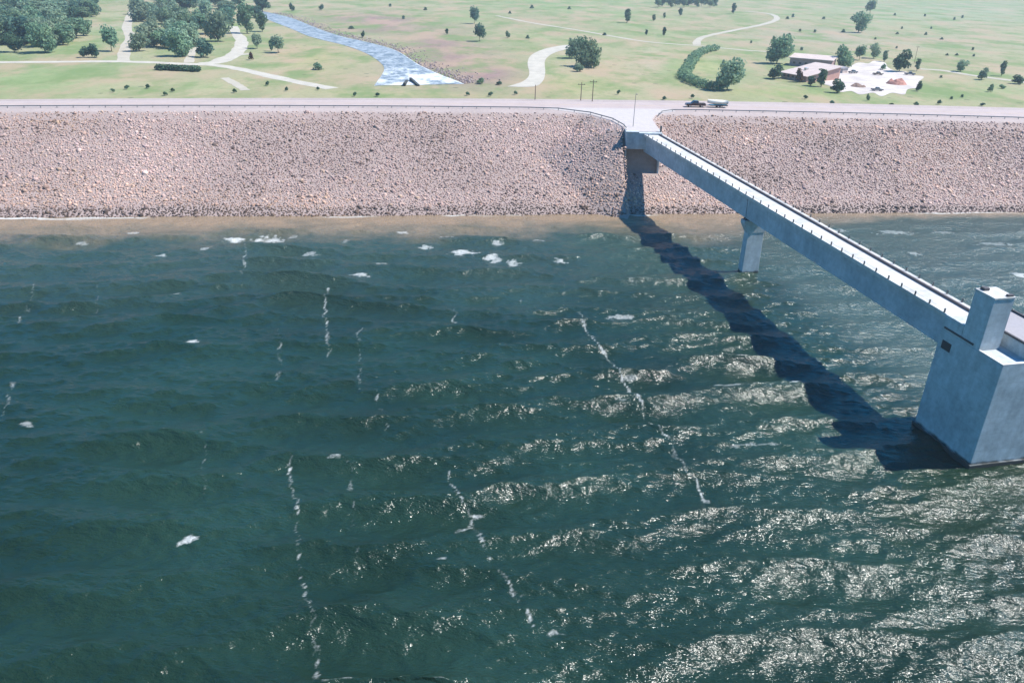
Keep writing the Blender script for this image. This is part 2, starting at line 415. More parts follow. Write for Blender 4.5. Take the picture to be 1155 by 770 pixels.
warm = np.clip((lf2-0.45)*4, 0, 1)[:, None]; rc = rc*(1-warm*.5)+rc*np.array([1.25, 1.10, .80])*warm*.5
wetk = np.clip((rz+0.25*(lf-.5)*4-0.9)/0.5, 0, 1)[:, None]*np.array([1, 1, 1.]); rc = rc*(0.26+0.74*wetk)
mid = np.clip(1-np.abs(rz-2.6)/1.2, 0, 1)[:, None]; rc = rc*(1+0.12*mid)
rocks('riprap', rx, ry, rz+0.06*rs, rs, rc, M_STONE, 'stuff', 'pinkish grey broken stone covering the lake side of the dam', 'riprap')

# road on the crest, verges of which belong to the embankment
def strip(name, f0, f1, z, mat, x0=-900, x1=1000, kind='structure'):
    xs_ = graded(x0, -180, 200, x1, 2.0, 1.15)
    V_ = np.concatenate([np.stack([xs_, f0(xs_), np.full_like(xs_, z)], 1), np.stack([xs_, f1(xs_), np.full_like(xs_, z)], 1)])
    n_ = len(xs_); j = np.arange(n_-1)
    return tag(mesh_np(name, V_, np.stack([j, j+1, n_+j+1, n_+j], 1), mat), kind=kind)
M_ASPH = simple('worn_asphalt', (0.375, 0.305, 0.285), 0.9, 0.07, 0.25)
M_PAINTW = simple('road_paint_white', (0.55, 0.53, 0.5), 0.7, 0.1)
M_PAINTY = simple('road_paint_yellow', (0.5, 0.36, 0.1), 0.7, 0.1)
def lerp(k): return lambda x: Cf(x)+k*(Bf(x)-Cf(x))
strip('road', lerp(.34), lerp(.80), CZ+0.008, M_ASPH)
strip('road_edge_line', lerp(.36), lambda x: lerp(.36)(x)+.14, CZ+0.014, M_PAINTW)
strip('road_edge_line', lerp(.78), lambda x: lerp(.78)(x)+.14, CZ+0.014, M_PAINTW)
strip('road_centre_line', lerp(.57), lambda x: lerp(.57)(x)+.14, CZ+0.014, M_PAINTY)
# gravel apron from the road to the bridge
M_APRON = simple('pale_gravel', (0.42, 0.38, 0.365), 0.95, 0.08, 0.8)
mb = MB()
pl = [(28.2, 208.2), (28.0, 214.4), (25.7, 222.8), (20.2, 231.2), (11.8, 235.8), (6, 239.4), (20, 241.4), (45, 243.2), (46, 239.5), (39.2, 233.0), (37.1, 226), (36.5, 208.2)]
vs_ = [mb.bm.verts.new((x, y, CZ+0.004)) for x, y in pl]; f = mb.bm.faces.new(vs_); bmesh.ops.triangulate(mb.bm, faces=[f])
tag(mb.build('apron', M_APRON), kind='structure')

# guard rails along the lake side of the road
def guardrail(name, pts, label):
    mb = MB()
    P_ = [Vector((x, y)) for x, y in pts]
    Q = [P_[0]]
    for a_, c_ in zip(P_[:-1], P_[1:]):
        k = max(1, int((c_-a_).length/3.8))
        Q += [a_.lerp(c_, (i_+1)/k) for i_ in range(k)]
    for a_, c_ in zip(Q[:-1], Q[1:]):
        d = (c_-a_).normalized(); nn = Vector((-d.y, d.x))
        mb.O = (a_.x, a_.y, CZ); mb.U = d; mb.V = nn
        l = (c_-a_).length
        mb.profile([(-.04, .42), (.05, .46), (-.02, .56), (.05, .66), (-.04, .70), (-.09, .70), (-.09, .42)], 0, l)
        mb.box(-.08, .08, .06, .2, -.1, .68)
    return tag(mb.build(name, M_RAIL), label, 'guardrail', 'guardrails of the dam road')
gl = [(x, float(Cf(x)+5.0)) for x in range(-240, 0, 8)] + [(3, 236.2), (11.5, 236.0), (20.3, 231.0), (25.8, 222.5), (27.9, 214.2), (28.1, 210.0)]
guardrail('guardrail', gl, 'long steel guardrail left of the bridge, curving onto its approach')
gr_ = [(40.0, 232.0), (41.5, 236.0), (45.0, 239.0)] + [(x, float(Cf(x)+5.0)) for x in range(52, 300, 8)]
guardrail('guardrail', gr_, 'steel guardrail along the dam road right of the bridge')

# ------------------------------------------------------------------ lake
WDIR = np.array([-.17, 1.0]); WDIR /= np.linalg.norm(WDIR)             # the wind, towards the dam
xs = graded(-1500, -112, 122, 1600, 0.27, 1.12)
ys1 = [-60.0]
ya = np.concatenate([np.arange(40, 90, 0.24), np.arange(90, 140, 0.30), np.arange(140, 214, 0.42)])
yb = []; s = .3; v = 40.0
while v > -1500: s *= 1.15; v -= s; yb.append(v)
ys = np.concatenate([yb[::-1], ya, [216, 220, 226, 234, 246, 262, 290, 340]])
X, Y, lf_ = tensor(xs, ys)
dshore = Wf(X)-Y
amp = np.clip(dshore/14, 0.12, 1)
Z = np.zeros_like(X); DXs = np.zeros_like(X); DYs = np.zeros_like(X)
gap = (X > -260) & (X < 300) & (Y > -40) & (Y < 216)
Xs, Ys = X[gap], Y[gap]
z_ = np.zeros_like(Xs); dx_ = np.zeros_like(Xs); dy_ = np.zeros_like(Xs)
wth = math.atan2(WDIR[1], WDIR[0])
grp = 0.2+1.6*fbm(Xs/22, Ys/15, 71, 2)
for lam, am, nn_, spread in ((13.0, .17, 6, .14), (8.5, .30, 10, .20), (5.6, .17, 12, .30), (3.4, .080, 16, .5), (2.2, .054, 20, .7), (1.35, .036, 24, .9)):
    for _ in range(nn_):
        l = lam*rng.uniform(.8, 1.25); th = wth+rng.normal(0, spread); k = 2*PI/l; ph = rng.uniform(0, 2*PI)
        A = am*rng.uniform(.5, 1.4)*(1.6/math.sqrt(nn_))*0.63
        ar = k*(Xs*math.cos(th)+Ys*math.sin(th))+ph
        cs, sn = np.cos(ar), np.sin(ar)
        g_ = grp if lam > 5 else 1.0
        z_ += A*g_*cs; q = 0.8*A*g_
        dx_ -= q*math.cos(th)*sn; dy_ -= q*math.sin(th)*sn
chop_ = np.zeros_like(X); cz = np.clip((z_-0.05)/0.62, 0, 1); gust = np.clip((Xs-10-0.22*(Ys-50))/40, 0, 1)*np.clip((190-Ys)/90, .35, 1)*(.45+1.1*fbm(Xs/18, Ys/9, 77, 3)); chop_[gap] = (.25+.4*np.clip((Xs-2)/40, 0, 1))*cz*cz*(3-2*cz)+1.0*gust
Z[gap] = z_; DXs[gap] = dx_; DYs[gap] = dy_
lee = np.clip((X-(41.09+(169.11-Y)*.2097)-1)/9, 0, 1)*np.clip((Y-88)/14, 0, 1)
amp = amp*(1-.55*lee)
Z *= amp; DXs *= amp; DYs *= amp
# foam: wind streaks, breaking crests, the line along the shore
foam = np.zeros_like(X)
fn = fbm(X/0.9, Y/1.1, 31, 4)
fm = (Y > 30) & (Y < 215) & (np.abs(X) < 140)
FX, FY = X[fm], Y[fm]; ff = np.zeros_like(FX)
wob = (fbm(FX/1.6, FY/1.5, 55, 4)-.5)*2.1
brk = np.clip((fbm(FX/1.3, FY/2.2, 66, 4)-.30)*3.0, .32, 1)
def streak(pts, wd, st):
    global ff
    P_ = [at(x, y, 0)[:2] for x, y in pts]
    for a_, c_ in zip(P_[:-1], P_[1:]):
        d = c_-a_; l2 = d@d
        tt = np.clip(((FX-a_[0])*d[0]+(FY-a_[1])*d[1])/l2, 0, 1)
        ex = FX+wob-(a_[0]+tt*d[0]); ey = FY-(a_[1]+tt*d[1])
        dist = np.hypot(ex, ey)
        ff = np.maximum(ff, st*brk*np.clip(1.2-dist/(wd*.54), 0, 1)*.60)
for s_ in (([(325, 515), (331, 560), (337, 610), (343, 650), (352, 700), (362, 775)], .30, .95), ([(653, 352), (668, 380), (690, 408), (712, 440), (745, 485), (800, 565)], .42, .9),
           ([(506, 530), (518, 560), (532, 590), (556, 630), (580, 670), (603, 705)], .30, .9), ([(369, 322), (366, 350), (371, 400)], .40, .8), ([(406, 370), (404, 400), (408, 440)], .40, .5),
           ([(424, 440), (437, 485)], .34, .6), ([(316, 370), (314, 430)], .4, .5), ([(276, 275), (275, 312)], .45, .6), ([(228, 490), (230, 555)], .28, .45), ([(393, 520), (396, 590), (405, 640)], .26, .45),
           ([(40, 320), (22, 365)], .45, .5), ([(14, 430), (4, 470)], .4, .5), ([(110, 310), (108, 350)], .45, .35), ([(516, 348), (510, 362)], .4, .6), ([(585, 330), (595, 355)], .4, .35)):
    streak(*s_)
def cap(px, py, rx_, ry_, st, ang=0.0):
    global ff
    st *= .55; rx_ *= .9; ry_ *= .9
    o = at(px, py, 0); sx = abs(at(px+rx_, py, 0)[0]-o[0]); sy = abs(at(px, py-ry_, 0)[1]-o[1])
    ca, sa = math.cos(ang), math.sin(ang)
    ux = (FX-o[0])*ca+(FY-o[1])*sa; uy = -(FX-o[0])*sa+(FY-o[1])*ca
    uy = uy*1.5+0.16*ux*ux/sx
    d = np.sqrt((ux/sx)**2+(uy/sy)**2)+(fbm(FX/.8, FY/.6, 88, 4)-.5)*2.2
    ff = np.maximum(ff, st*np.clip((1.12-d)*2.2, 0, 1))
for c_ in ((263, 269, 13, 3.0, 1, .1), (303, 268, 18, 4.0, 1, 0), (234, 280, 6, 4, .6), (480, 279, 9, 3, .8), (523, 285, 16, 5, 1), (556, 291, 9, 5, .9), (579, 296, 9, 5, .9), (631, 295, 8, 3, .8), (405, 310, 14, 3, .9, -.2),
           (218, 384, 7, 5, .9), (211, 608, 11, 5, 1, .5), (30, 478, 9, 3, .6, -.2), (524, 592, 12, 4, .9, .6), (538, 580, 12, 3, .8), (330, 266, 6, 2, .5), (182, 288, 5, 2, .6), (390, 272, 6, 4, .4), (200, 330, 7, 2.2, .5), (712, 427, 12, 4, .45), (700, 358, 16, 3, .6), (897, 432, 9, 4, .8, .4),
           (1010, 262, 22, 3, .5), (1032, 286, 6, 3, .6), (1150, 310, 8, 5, .9), (1060, 262, 12, 3, .45), (622, 713, 9, 5, .6, .3), (495, 630, 9, 4, .6, .6), (380, 518, 10, 3, .6), (850, 500, 30, 3, .4, .2), (820, 435, 30, 3, .5, .1), (1120, 275, 20, 3, .4), (945, 260, 14, 2.5, .5), (455, 262, 8, 2.5, .7), (500, 268, 9, 2.5, .8), (560, 274, 8, 2.5, .7), (610, 272, 9, 2.5, .7), (350, 285, 8, 2.5, .6), (430, 296, 9, 2.5, .6), (150, 262, 8, 2.2, .7), (90, 275, 7, 2.2, .6), (985, 320, 9, 3, .35), (700, 455, 9, 3, .4)):
    cap(*c_)
# breaking crests, more of them where the picture's right shows rough water
crest = np.clip((Z[fm]-1.0)/0.3, 0, 1)*np.clip((fbm(FX/7, FY/5, 101, 3)-.6)*8, 0, 1)
ff = np.maximum(ff, crest*.8)
sh = dshore[fm]+(fbm(FX/5, FY/5, 111, 3)-.5)*2.4
line = np.clip(1-np.abs(sh-0.75)/.75, 0, 1)*np.clip((fbm(FX/14, FY/40, 121, 4)-.50)*7, 0, 1)
left_surf = np.clip(1-np.abs(sh-1.2)/1.2, 0, 1)*np.clip(1-np.abs(FX+112)/22, 0, 1)
ff = np.maximum(ff, np.maximum(line*.7, left_surf))
foam[fm] = ff*np.clip(0.35+1.3*fn[fm], 0, 1)
# rock dust stirred up along the shore
sw = np.interp(X, [-130, -60, 0, 30, 60, 90, 140], [23, 23, 21, 24, 20, 8, 7])*(0.55+0.9*fbm(X/16, Y/30, 131, 3))
silt = np.clip(1-(dshore/np.maximum(sw, .5)), 0, 1)**0.8
silt = np.clip(silt*1.15+(fbm(X/3, Y/2.2, 133, 3)-.5)*.5*np.clip(silt*6, 0, 1), 0, 1); silt = silt**1.5
gsh_sheen = np.maximum(np.clip(1-dshore/(sw*2.4+14), 0, 1), .75*lee); chop_ = np.maximum(chop_, lee*2.2)  # shoal green by the shore; pale sheen past the bridge painted in as well
fc = lf_.mean(1).astype(int); keepf = (Y[lf_].mean(1) < Wf(X[lf_].mean(1))+7); lf_ = lf_[keepf]
m, n, b, L = new_mat('lake_water')
p = pos(n)
p2 = mapping(n, p, -math.atan2(WDIR[0], WDIR[1]), (1, 1, 1))
deep = ramp(n, noise(n, 0.035, 3, 0.5, p).outputs[0], [(0.35, (0.0080, 0.0205, 0.0090)), (0.65, (0.0140, 0.0365, 0.0215))]).outputs[0]
c = mixc(n, math_(n, 'MULTIPLY', attr(n, 'shoal_sheen'), 0.8), deep, (0.050, 0.082, 0.066))
c = mixc(n, attr(n, 'silt'), c, (0.26, 0.185, 0.115))
brk_ = noise(n, 4.2, 5, 0.72, p)
fa = attr(n, 'foam')
fo = ramp(n, math_(n, 'ADD', fa, math_(n, 'MULTIPLY', math_(n, 'SUBTRACT', brk_.outputs[0], 0.5), math_(n, 'MULTIPLY', math_(n, 'MINIMUM', math_(n, 'MULTIPLY', fa, 5.0), 1.0), 1.1))), [(0.05, (0, 0, 0)), (0.70, (.80, .80, .80))]).outputs[0]
c = mixc(n, fo, c, (0.62, 0.63, 0.60))
L.new(c, b.inputs['Base Color'])
b.inputs['IOR'].default_value = 1.45
ro = math_(n, 'ADD', math_(n, 'ADD', 0.15, math_(n, 'MULTIPLY', attr(n, 'chop'), 0.03)), math_(n, 'MULTIPLY', fo, 0.6)); L.new(ro, b.inputs['Roughness'])
h1 = noise(n, 0.9, 3, 0.55, mapping(n, p2, 0, (0.6, 1.5, 1)))
h2 = noise(n, 2.4, 3, 0.6, mapping(n, p2, 0, (0.8, 1.4, 1)))
h3 = noise(n, 5.5, 2, 0.6, mapping(n, p2, 0, (0.8, 1.3, 1)))
hh = math_(n, 'ADD', math_(n, 'ADD', math_(n, 'MULTIPLY', h1.outputs[0], 0.85), math_(n, 'MULTIPLY', h2.outputs[0], 0.36)), math_(n, 'MULTIPLY', h3.outputs[0], 0.12))
hh = math_(n, 'MULTIPLY', hh, math_(n, 'ADD', 0.64, math_(n, 'MULTIPLY', attr(n, 'chop'), 0.14)))
bump(n, b, hh, 1.0, 0.55)
tag(mesh_np('lake_water', np.stack([X+DXs, Y+DYs, Z], 1), lf_, m, attrs={'foam': foam, 'silt': silt, 'shoal_sheen': gsh_sheen, 'chop': chop_}, smooth=True), kind='structure')

# ------------------------------------------------------------------ bridge
BU = Vector((-.2130, .97705)); BV = Vector((.97705, .2130))
by0, by1 = 94.9, 208.0
def Lx(y): return 32.0+(208.0-y)*.218
BO = (Lx(by0), by0)
BL = (by1-by0)/.97705
br = tag(empty('access_bridge', (BO[0], BO[1], 0)), 'long concrete access bridge from the dam crest to the intake tower', 'bridge')
def mbb(): return MB((BO[0], BO[1], 0), BU, BV)
ZD = 16.0
mbb().box(0, BL, 0, 5.3, ZD-.42, ZD).build('deck', M_DECK, br, .02)
mb = mbb(); mb.box(0, BL, 0.0, .22, ZD+.002, ZD+.16); mb.build('curb', M_DECK, br)
mb = mbb(); mb.box(.3, BL-2, 3.75, 4.0, ZD+.002, ZD+.36); mb.build('parapet', M_PIPE, br, .02)
pierA = (151.2-by0)/.97705
for a0, a1 in ((.15, pierA-.14), (pierA+.14, BL-.2)):
    mb = mbb(); mb.profile([(.55, ZD-.42), (4.45, ZD-.42), (4.3, 11.5), (.7, 11.5)], a0, a1); mb.build('girder', M_GIRD, br)
mb = mbb(); mb.box(pierA-.5, pierA+.5, .5, 4.5, 11.15, 11.48); mb.build('bearing', M_DARK, br)
mb = mbb(); mb.hexa([(pierA-1.0, 1.25, -9), (pierA+1.0, 1.25, -9), (pierA+1.0, 4.95, -9), (pierA-1.0, 4.95, -9),
                     (pierA-.8, 1.3, 8.6), (pierA+.8, 1.3, 8.6), (pierA+.8, 4.75, 8.6), (pierA-.8, 4.75, 8.6)])
pier = mb.build('pier', M_CONC, br, .05)
mb = mbb(); mb.profile([(1.25, 8.61), (4.8, 8.61), (5.15, 10.4), (5.15, 11.14), (.25, 11.14), (.25, 10.4)], pierA-.86, pierA+.86); capo = mb.build('pier_cap', M_CONC, br)
capo.parent = pier; capo.matrix_parent_inverse = Matrix.Identity(4)
# railing posts, each a part; two wire rails along each edge
npost = 38
first = None
for side, bb in (('l', .1), ('r', 5.18)):
    for k in range(npost):
        a_ = 1.2+k*2.98
        q = BO[0]+BU.x*a_+BV.x*bb, BO[1]+BU.y*a_+BV.y*bb
        if first is None:
            mb = MB(); mb.box(-.09, .09, -.07, .07, 0, .55); mb.box(-.12, .12, -.10, .10, 0, .05)
            first = mb.build('railing_post', M_POST, br); first.matrix_parent_inverse = Matrix.Identity(4); o = first
        else:
            o = first.copy(); COL.objects.link(o)
        o.rotation_euler = (0, 0, math.atan2(BU.y, BU.x))
        o.location = (q[0]-BO[0], q[1]-BO[1], ZD+(.16 if side == 'l' else 0.002))
    mb = mbb()
    for zz in (.42,): mb.tube((1.2, bb, ZD+.1+zz), (1.2+(npost-1)*2.98, bb, ZD+.1+zz), .012, n=5)
    mb.build('railing', M_RAIL, br)
# abutment in the fill; recess and cheek walls underneath added to hold dark shade
mb = MB(); mb.prism([(27.9, 206.6), (37.0, 206.6), (37.0, 214.6), (27.9, 214.6)], 12.3, CZ-.06)
mb.prism([(27.9, 213.0), (37.0, 213.0), (37.0, 214.6), (27.9, 214.6)], 3, 12.29)
mb.prism([(27.9, 207.8), (28.35, 207.8), (28.35, 212.99), (27.9, 212.99)], 3, 12.29); mb.prism([(36.55, 206.8), (37.0, 206.8), (37.0, 212.99), (36.55, 212.99)], 3, 12.29)
mb.build('abutment', M_CONC, br, .05)
mb = MB(); mb.prism([(27.6, 206.3), (31.0, 206.3), (31.0, 207.9), (27.6, 207.9)], CZ-.05, CZ+.25); mb.build('end_wall', M_CONC, br, .03)
mb = MB(); mb.box(36.6, 37.0, 208.4, 208.8, CZ, CZ+1.5); mb.build('gate_post', M_POST, br)

# ------------------------------------------------------------------ intake tower
TN = (58.23, 84.24); TU = Vector((-.2186, .9758)); TV = Vector((.9758, .2186))
tw = tag(empty('intake_tower', (TN[0], TN[1], 0)), 'square concrete intake tower with stair house standing in the lake', 'tower')
def mbt(): return MB((TN[0], TN[1], 0), TU, TV)
mb = mbt(); mb.box(0, 10.7, 0, 13, -10, 14.5); mb.build('tower_body', M_CONC, tw, .06)
mb = mbt(); mb.box(-.22, 10.9, -.22, 13.2, -10, .42); mb.build('footing', M_CONC, tw, .05)
mb = mbt(); mb.box(7.25, 10.7, 0.0, 3.9, 14.503, 15.99); mb.box(8.0, 10.7, 0.0, .35, 15.99, 16.5); mb.box(7.25, 7.99, 0.0, .35, 15.99, 16.5); mb.build('bridge_landing', M_CONC, tw, .03)
mb = mbt(); mb.box(4.0, 7.22, 0.002, 2.9, 14.503, 21.25); block = mb.build('stair_house', M_CONC, tw, .05)
mb = mbt(); mb.box(3.94, 7.28, -.06, 2.96, 21.253, 21.5); o = mb.build('roof', M_DECK, tw, .03); o.name = 'stair_house_roof'
mb = mbt(); mb.box(6.2, 6.95, .35, 1.1, 21.503, 21.85); mb.build('roof_hatch', M_COPING, tw, .03)
mb = mbt(); mb.box(4.1, 4.5, 1.9, 2.7, 21.503, 21.75); mb.build('vent', M_COPING, tw, .02)
mb = mbt(); mb.box(.5, 10.7, 3.92, 10.2, 14.503, 16.15); mb.build('gate_house', M_CONC, tw, .03)
mb = mbt(); mb.box(.55, 10.65, 3.97, 10.15, 16.152, 16.24); mb.build('gate_house_roof', M_ROOFG, tw)
mb = mbt(); mb.box(.45, 10.72, 3.86, 4.12, 16.242, 16.46); mb.build('coping', M_COPING, tw)
mb = mbt(); mb.box(.45, 10.72, 10.0, 10.26, 16.242, 16.5); mb.build('coping', M_COPING, tw)
mb = mbt(); mb.box(-.002, 4.0, -.002, .25, 14.502, 14.62); mb.box(-.002, .25, .25, 13, 14.502, 14.62); mb.build('roof_kerb', M_DECK, tw)
mb = mbt(); mb.box(5.0, 10.2, -.10, -.005, 14.75, 15.0); mb.build('cable_tray', M_COPING, tw)
mb = mbt(); mb.box(8.3, 9.9, -.05, -.004, 12.1, 13.25); win = mb.build('louvre', M_DARK, tw)
mb = mbt()
for k in range(5): mb.box(8.3, 9.9, -.085, -.052, 12.2+k*.22, 12.27+k*.22)
o = mb.build('slat', M_COPING, tw); o.parent = win; o.matrix_parent_inverse = Matrix.Identity(4)

# ------------------------------------------------------------------ plants
def leaf_cloud(C, N, size, inner=0.45):
    """N leaf clumps spread through ellipsoid lobes C = [(x, y, z, rx, ry, rz)]"""
    C = np.array(C, float); vol = C[:, 3]*C[:, 4]*C[:, 5]; pr_ = vol**.75/np.sum(vol**.75)
    k = rng.choice(len(C), N, p=pr_)
    d = rng.normal(0, 1, (N, 3)); d /= np.linalg.norm(d, axis=1)[:, None]
    r_ = rng.uniform(inner**3, 1, N)**(1/3)*rng.uniform(.85, 1.12, N)
    c_ = C[k, :3]+d*r_[:, None]*C[k, 3:]
    nrm = d*0.8+rng.normal(0, .65, (N, 3))+np.array([0, 0, .3]); nrm /= np.linalg.norm(nrm, axis=1)[:, None]
    a_ = np.cross(nrm, rng.normal(0, 1, (N, 3))); a_ /= np.linalg.norm(a_, axis=1)[:, None]; b_ = np.cross(nrm, a_)
    s_ = size*rng.uniform(.6, 1.4, N)[:, None]
    q = [c_-a_*s_-b_*s_*.35, c_+a_*s_*.3-b_*s_*.8+nrm*s_*.25, c_+a_*s_+b_*s_*.3, c_-a_*s_*.2+b_*s_*.85+nrm*s_*.25]
    V_ = np.stack(q, 1).reshape(-1, 3)
    F_ = np.arange(4*N).reshape(N, 4)
    lob = rng.uniform(0, 1, len(C))
    tint = np.clip(0.45*lob[k]+0.55*rng.uniform(0, 1, N), 0, 1)
    return V_, F_, np.repeat(tint, 4)
PROTO = {}
def tree_proto(key, h, wd, nl, N, size, trunk=.2, flat=.75):
    """lobed crown on a forked tapering trunk; built once, then copied"""
    lobes = []
    for i_ in range(nl):
        an = rng.uniform(0, 2*PI); zz = rng.uniform(trunk+.16, .86); env = math.sin(PI*min(1, max(.12, (zz-trunk)/(1.02-trunk))))**.7
        rr = rng.uniform(.15, 1)*wd*.34*env
        s_ = wd*rng.uniform(.15, .26)
        lobes.append((rr*math.cos(an), rr*math.sin(an), zz*h, s_, s_*rng.uniform(.8, 1.1), s_*flat*rng.uniform(.8, 1.2)))
    lobes.append((0, 0, h*(trunk+1)*.5, wd*.26, wd*.26, h*.27))
    V_, F_, t_ = leaf_cloud(lobes, N, size)
    V_[:, 2] = np.maximum(V_[:, 2], .25)
    mb = MB(); r_ = .022*h
    mb.tube((0, 0, -.3), (.05*h*.3, 0, h*.3), r_, r_*.7)
    for lo in lobes[:6]: mb.tube((.05*h*.3, 0, h*.28), (lo[0]*.8, lo[1]*.8, lo[2]), r_*.5, r_*.12, 5)
    PROTO[key] = dict(V=V_, F=F_, t=t_, mb=mb, h=h, wd=wd, made=None)
for key, a_ in dict(broad=(14, 17, 18, 1900, .62, .04), broad2=(13, 18, 20, 1900, .62, .02), tall=(16, 13, 16, 1600, .6, .06), narrow=(11, 7.5, 10, 800, .5, .03), round=(10, 11.5, 12, 1150, .5, .0), sparse=(13, 15, 10, 900, .6, .1),
                    bushy=(7, 8, 9, 800, .42, .04), bush=(3.2, 4.6, 7, 330, .30, .0), bush2=(2.4, 3.6, 5, 260, .26, .0), shrub=(1.5, 2.4, 4, 120, .25, .0)).items():
    tree_proto(key, *a_)
MESHC = {}
def plant(key, mat, loc, h=None, wd=None, name='tree', label=None, cat='tree', group=None, rz=None):
    P_ = PROTO[key]; kk = (key, mat.name)
    if kk not in MESHC:
        me = mesh_np('crown', P_['V'], P_['F'], mat, attrs={'tint': P_['t']})
        trunk_me = None
        if P_['mb'] is not None:
            if P_['made'] is None:
                tb = P_['mb'].build('trunk', M_BARK); P_['made'] = tb.data; bpy.data.objects.remove(tb)
            trunk_me = P_['made']
        MESHC[kk] = (me.data, trunk_me); bpy.data.objects.remove(me)
    cm, tm = MESHC[kk]
    sz = (h or P_['h'])/P_['h']; sx = (wd or P_['wd']*sz)/P_['wd']
    small = P_['h'] < 4
    rz = random.uniform(0, 6.28) if rz is None else rz
    if small:
        o = bpy.data.objects.new(name, cm); COL.objects.link(o)
    else:
        o = empty(name)
        for nm, me in (('crown', cm), ('trunk', tm)):
            c_ = bpy.data.objects.new(nm, me); COL.objects.link(c_); c_.parent = o
    o.location = loc; o.rotation_euler = (0, 0, rz); o.scale = (sx, sx, sz)
    return tag(o, label, cat, group)
def px2m(px, py, z=GZ):
    p_ = at(px, py, z); return float((p_-CAMP)@FW)/FPX
def plant_px(key, mat, px, py, wpx, hpx, **k):
    p_ = at(px, py, GZ); s_ = px2m(px, py)
    return plant(key, mat, (p_[0], p_[1], GZ), hpx*s_*1.0, wpx*s_, **k)

# the groves at the left
def inpoly(x, y, P_):
    c_ = False; j = len(P_)-1
    for i_ in range(len(P_)):
        if (P_[i_][1] > y) != (P_[j][1] > y) and x < (P_[j][0]-P_[i_][0])*(y-P_[i_][1])/(P_[j][1]-P_[i_][1])+P_[i_][0]: c_ = not c_
        j = i_
    return c_
def grove(poly, n_, mind, label, group, mats, keys, hr, seed):
    r_ = random.Random(seed); pts = []; tries = 0
    xs_ = [p_[0] for p_ in poly]; ys_ = [p_[1] for p_ in poly]
    W_ = [at(x, y, GZ) for x, y in poly]; wx = [p_[0] for p_ in W_]; wy = [p_[1] for p_ in W_]
    while len(pts) < n_ and tries < 20000:
        tries += 1
        x = r_.uniform(min(wx), max(wx)); y = r_.uniform(min(wy), max(wy))
        if not inpoly(x, y, [(p_[0], p_[1]) for p_ in W_]): continue
        if any((x-a_)**2+(y-b_)**2 < mind**2 for a_, b_ in pts): continue
        pts.append((x, y))
    for x, y in pts:
        k = r_.choice(keys); h_ = r_.uniform(*hr)
        plant(k, r_.choice(mats), (x, y, GZ), h_, h_*r_.uniform(1.0, 1.45), 'cottonwood', label, 'tree', group, r_.uniform(0, 6))
grove([(-60, 62), (62, 62), (84, 46), (106, 40), (112, 6), (80, -6), (-120, -8)], 190, 7.6, 'leafy cottonwood crowded into the dense grove at the far left', 'cottonwoods of the dense left grove', [M_LEAF, M_LEAFG, M_LEAF, M_LEAFD], ['broad', 'broad2', 'tall', 'sparse'], (12, 18), 3)
grove([(152, 60), (206, 66), (216, 50), (210, 25), (160, 8), (152, 22)], 24, 8.5, 'leafy cottonwood in the grove between the two white tracks', 'cottonwoods between the tracks', [M_LEAFG, M_LEAF, M_LEAFG], ['broad', 'broad2', 'sparse'], (11, 17), 5)
grove([(214, 46), (262, 30), (300, 34), (296, 8), (200, -6), (160, -8), (205, 20)], 34, 11, 'leafy cottonwood standing back between the track and the stream', 'cottonwoods back by the stream', [M_LEAF, M_LEAFD, M_LEAFG], ['broad', 'tall', 'round'], (10, 16), 9)
T = lambda *a_, **k: plant_px(*a_, **k)
T('round', M_LEAF, 126, 58, 22, 27, name='cottonwood', label='rounded green tree beside the short white track, left grove behind it', rz=1)
T('bushy', M_LEAFD, 95, 65, 14, 12, name='bush', label='dark bush at the grove corner, left one of two beside the field', cat='bush')
T('bushy', M_LEAFD, 107, 65, 18, 15, name='bush', label='dark bush at the grove corner, right and larger of two beside the field', cat='bush')
T('bushy', M_LEAFD, 230, 65, 26, 20, name='bush', label='wide dark green bush where the two white tracks meet', cat='bush')
T('broad', M_LEAFG, 246, 47, 30, 34, name='cottonwood', label='large grey green cottonwood standing left of the curving white track')
T('tall', M_LEAF, 279, 38, 22, 34, name='cottonwood', label='tall dark cottonwood right of the white track, nearest the stream')
T('tall', M_LEAF, 296, 36, 16, 22, name='cottonwood', label='slender cottonwood at the right end of the grove by the stream')
T('round', M_LEAFG, 290, 55, 15, 16, name='small_tree', label='small grey green round tree in the bend of the white track')
T('round', M_LEAFG, 314, 60, 20, 19, name='small_tree', label='small round tree on yellow grass below the stream')
T('narrow', M_LEAF, 306, 58, 8, 14, name='small_tree', label='narrow little tree touching the round one below the stream')
T('bush', M_LEAFR, 284, 68, 8, 8, name='bush', label='brownish low bush beside the end of the white track', cat='bush')
T('broad2', M_LEAFD, 225, 3, 40, 10, name='cottonwood', label='dark spreading cottonwood at the top edge behind the groves')
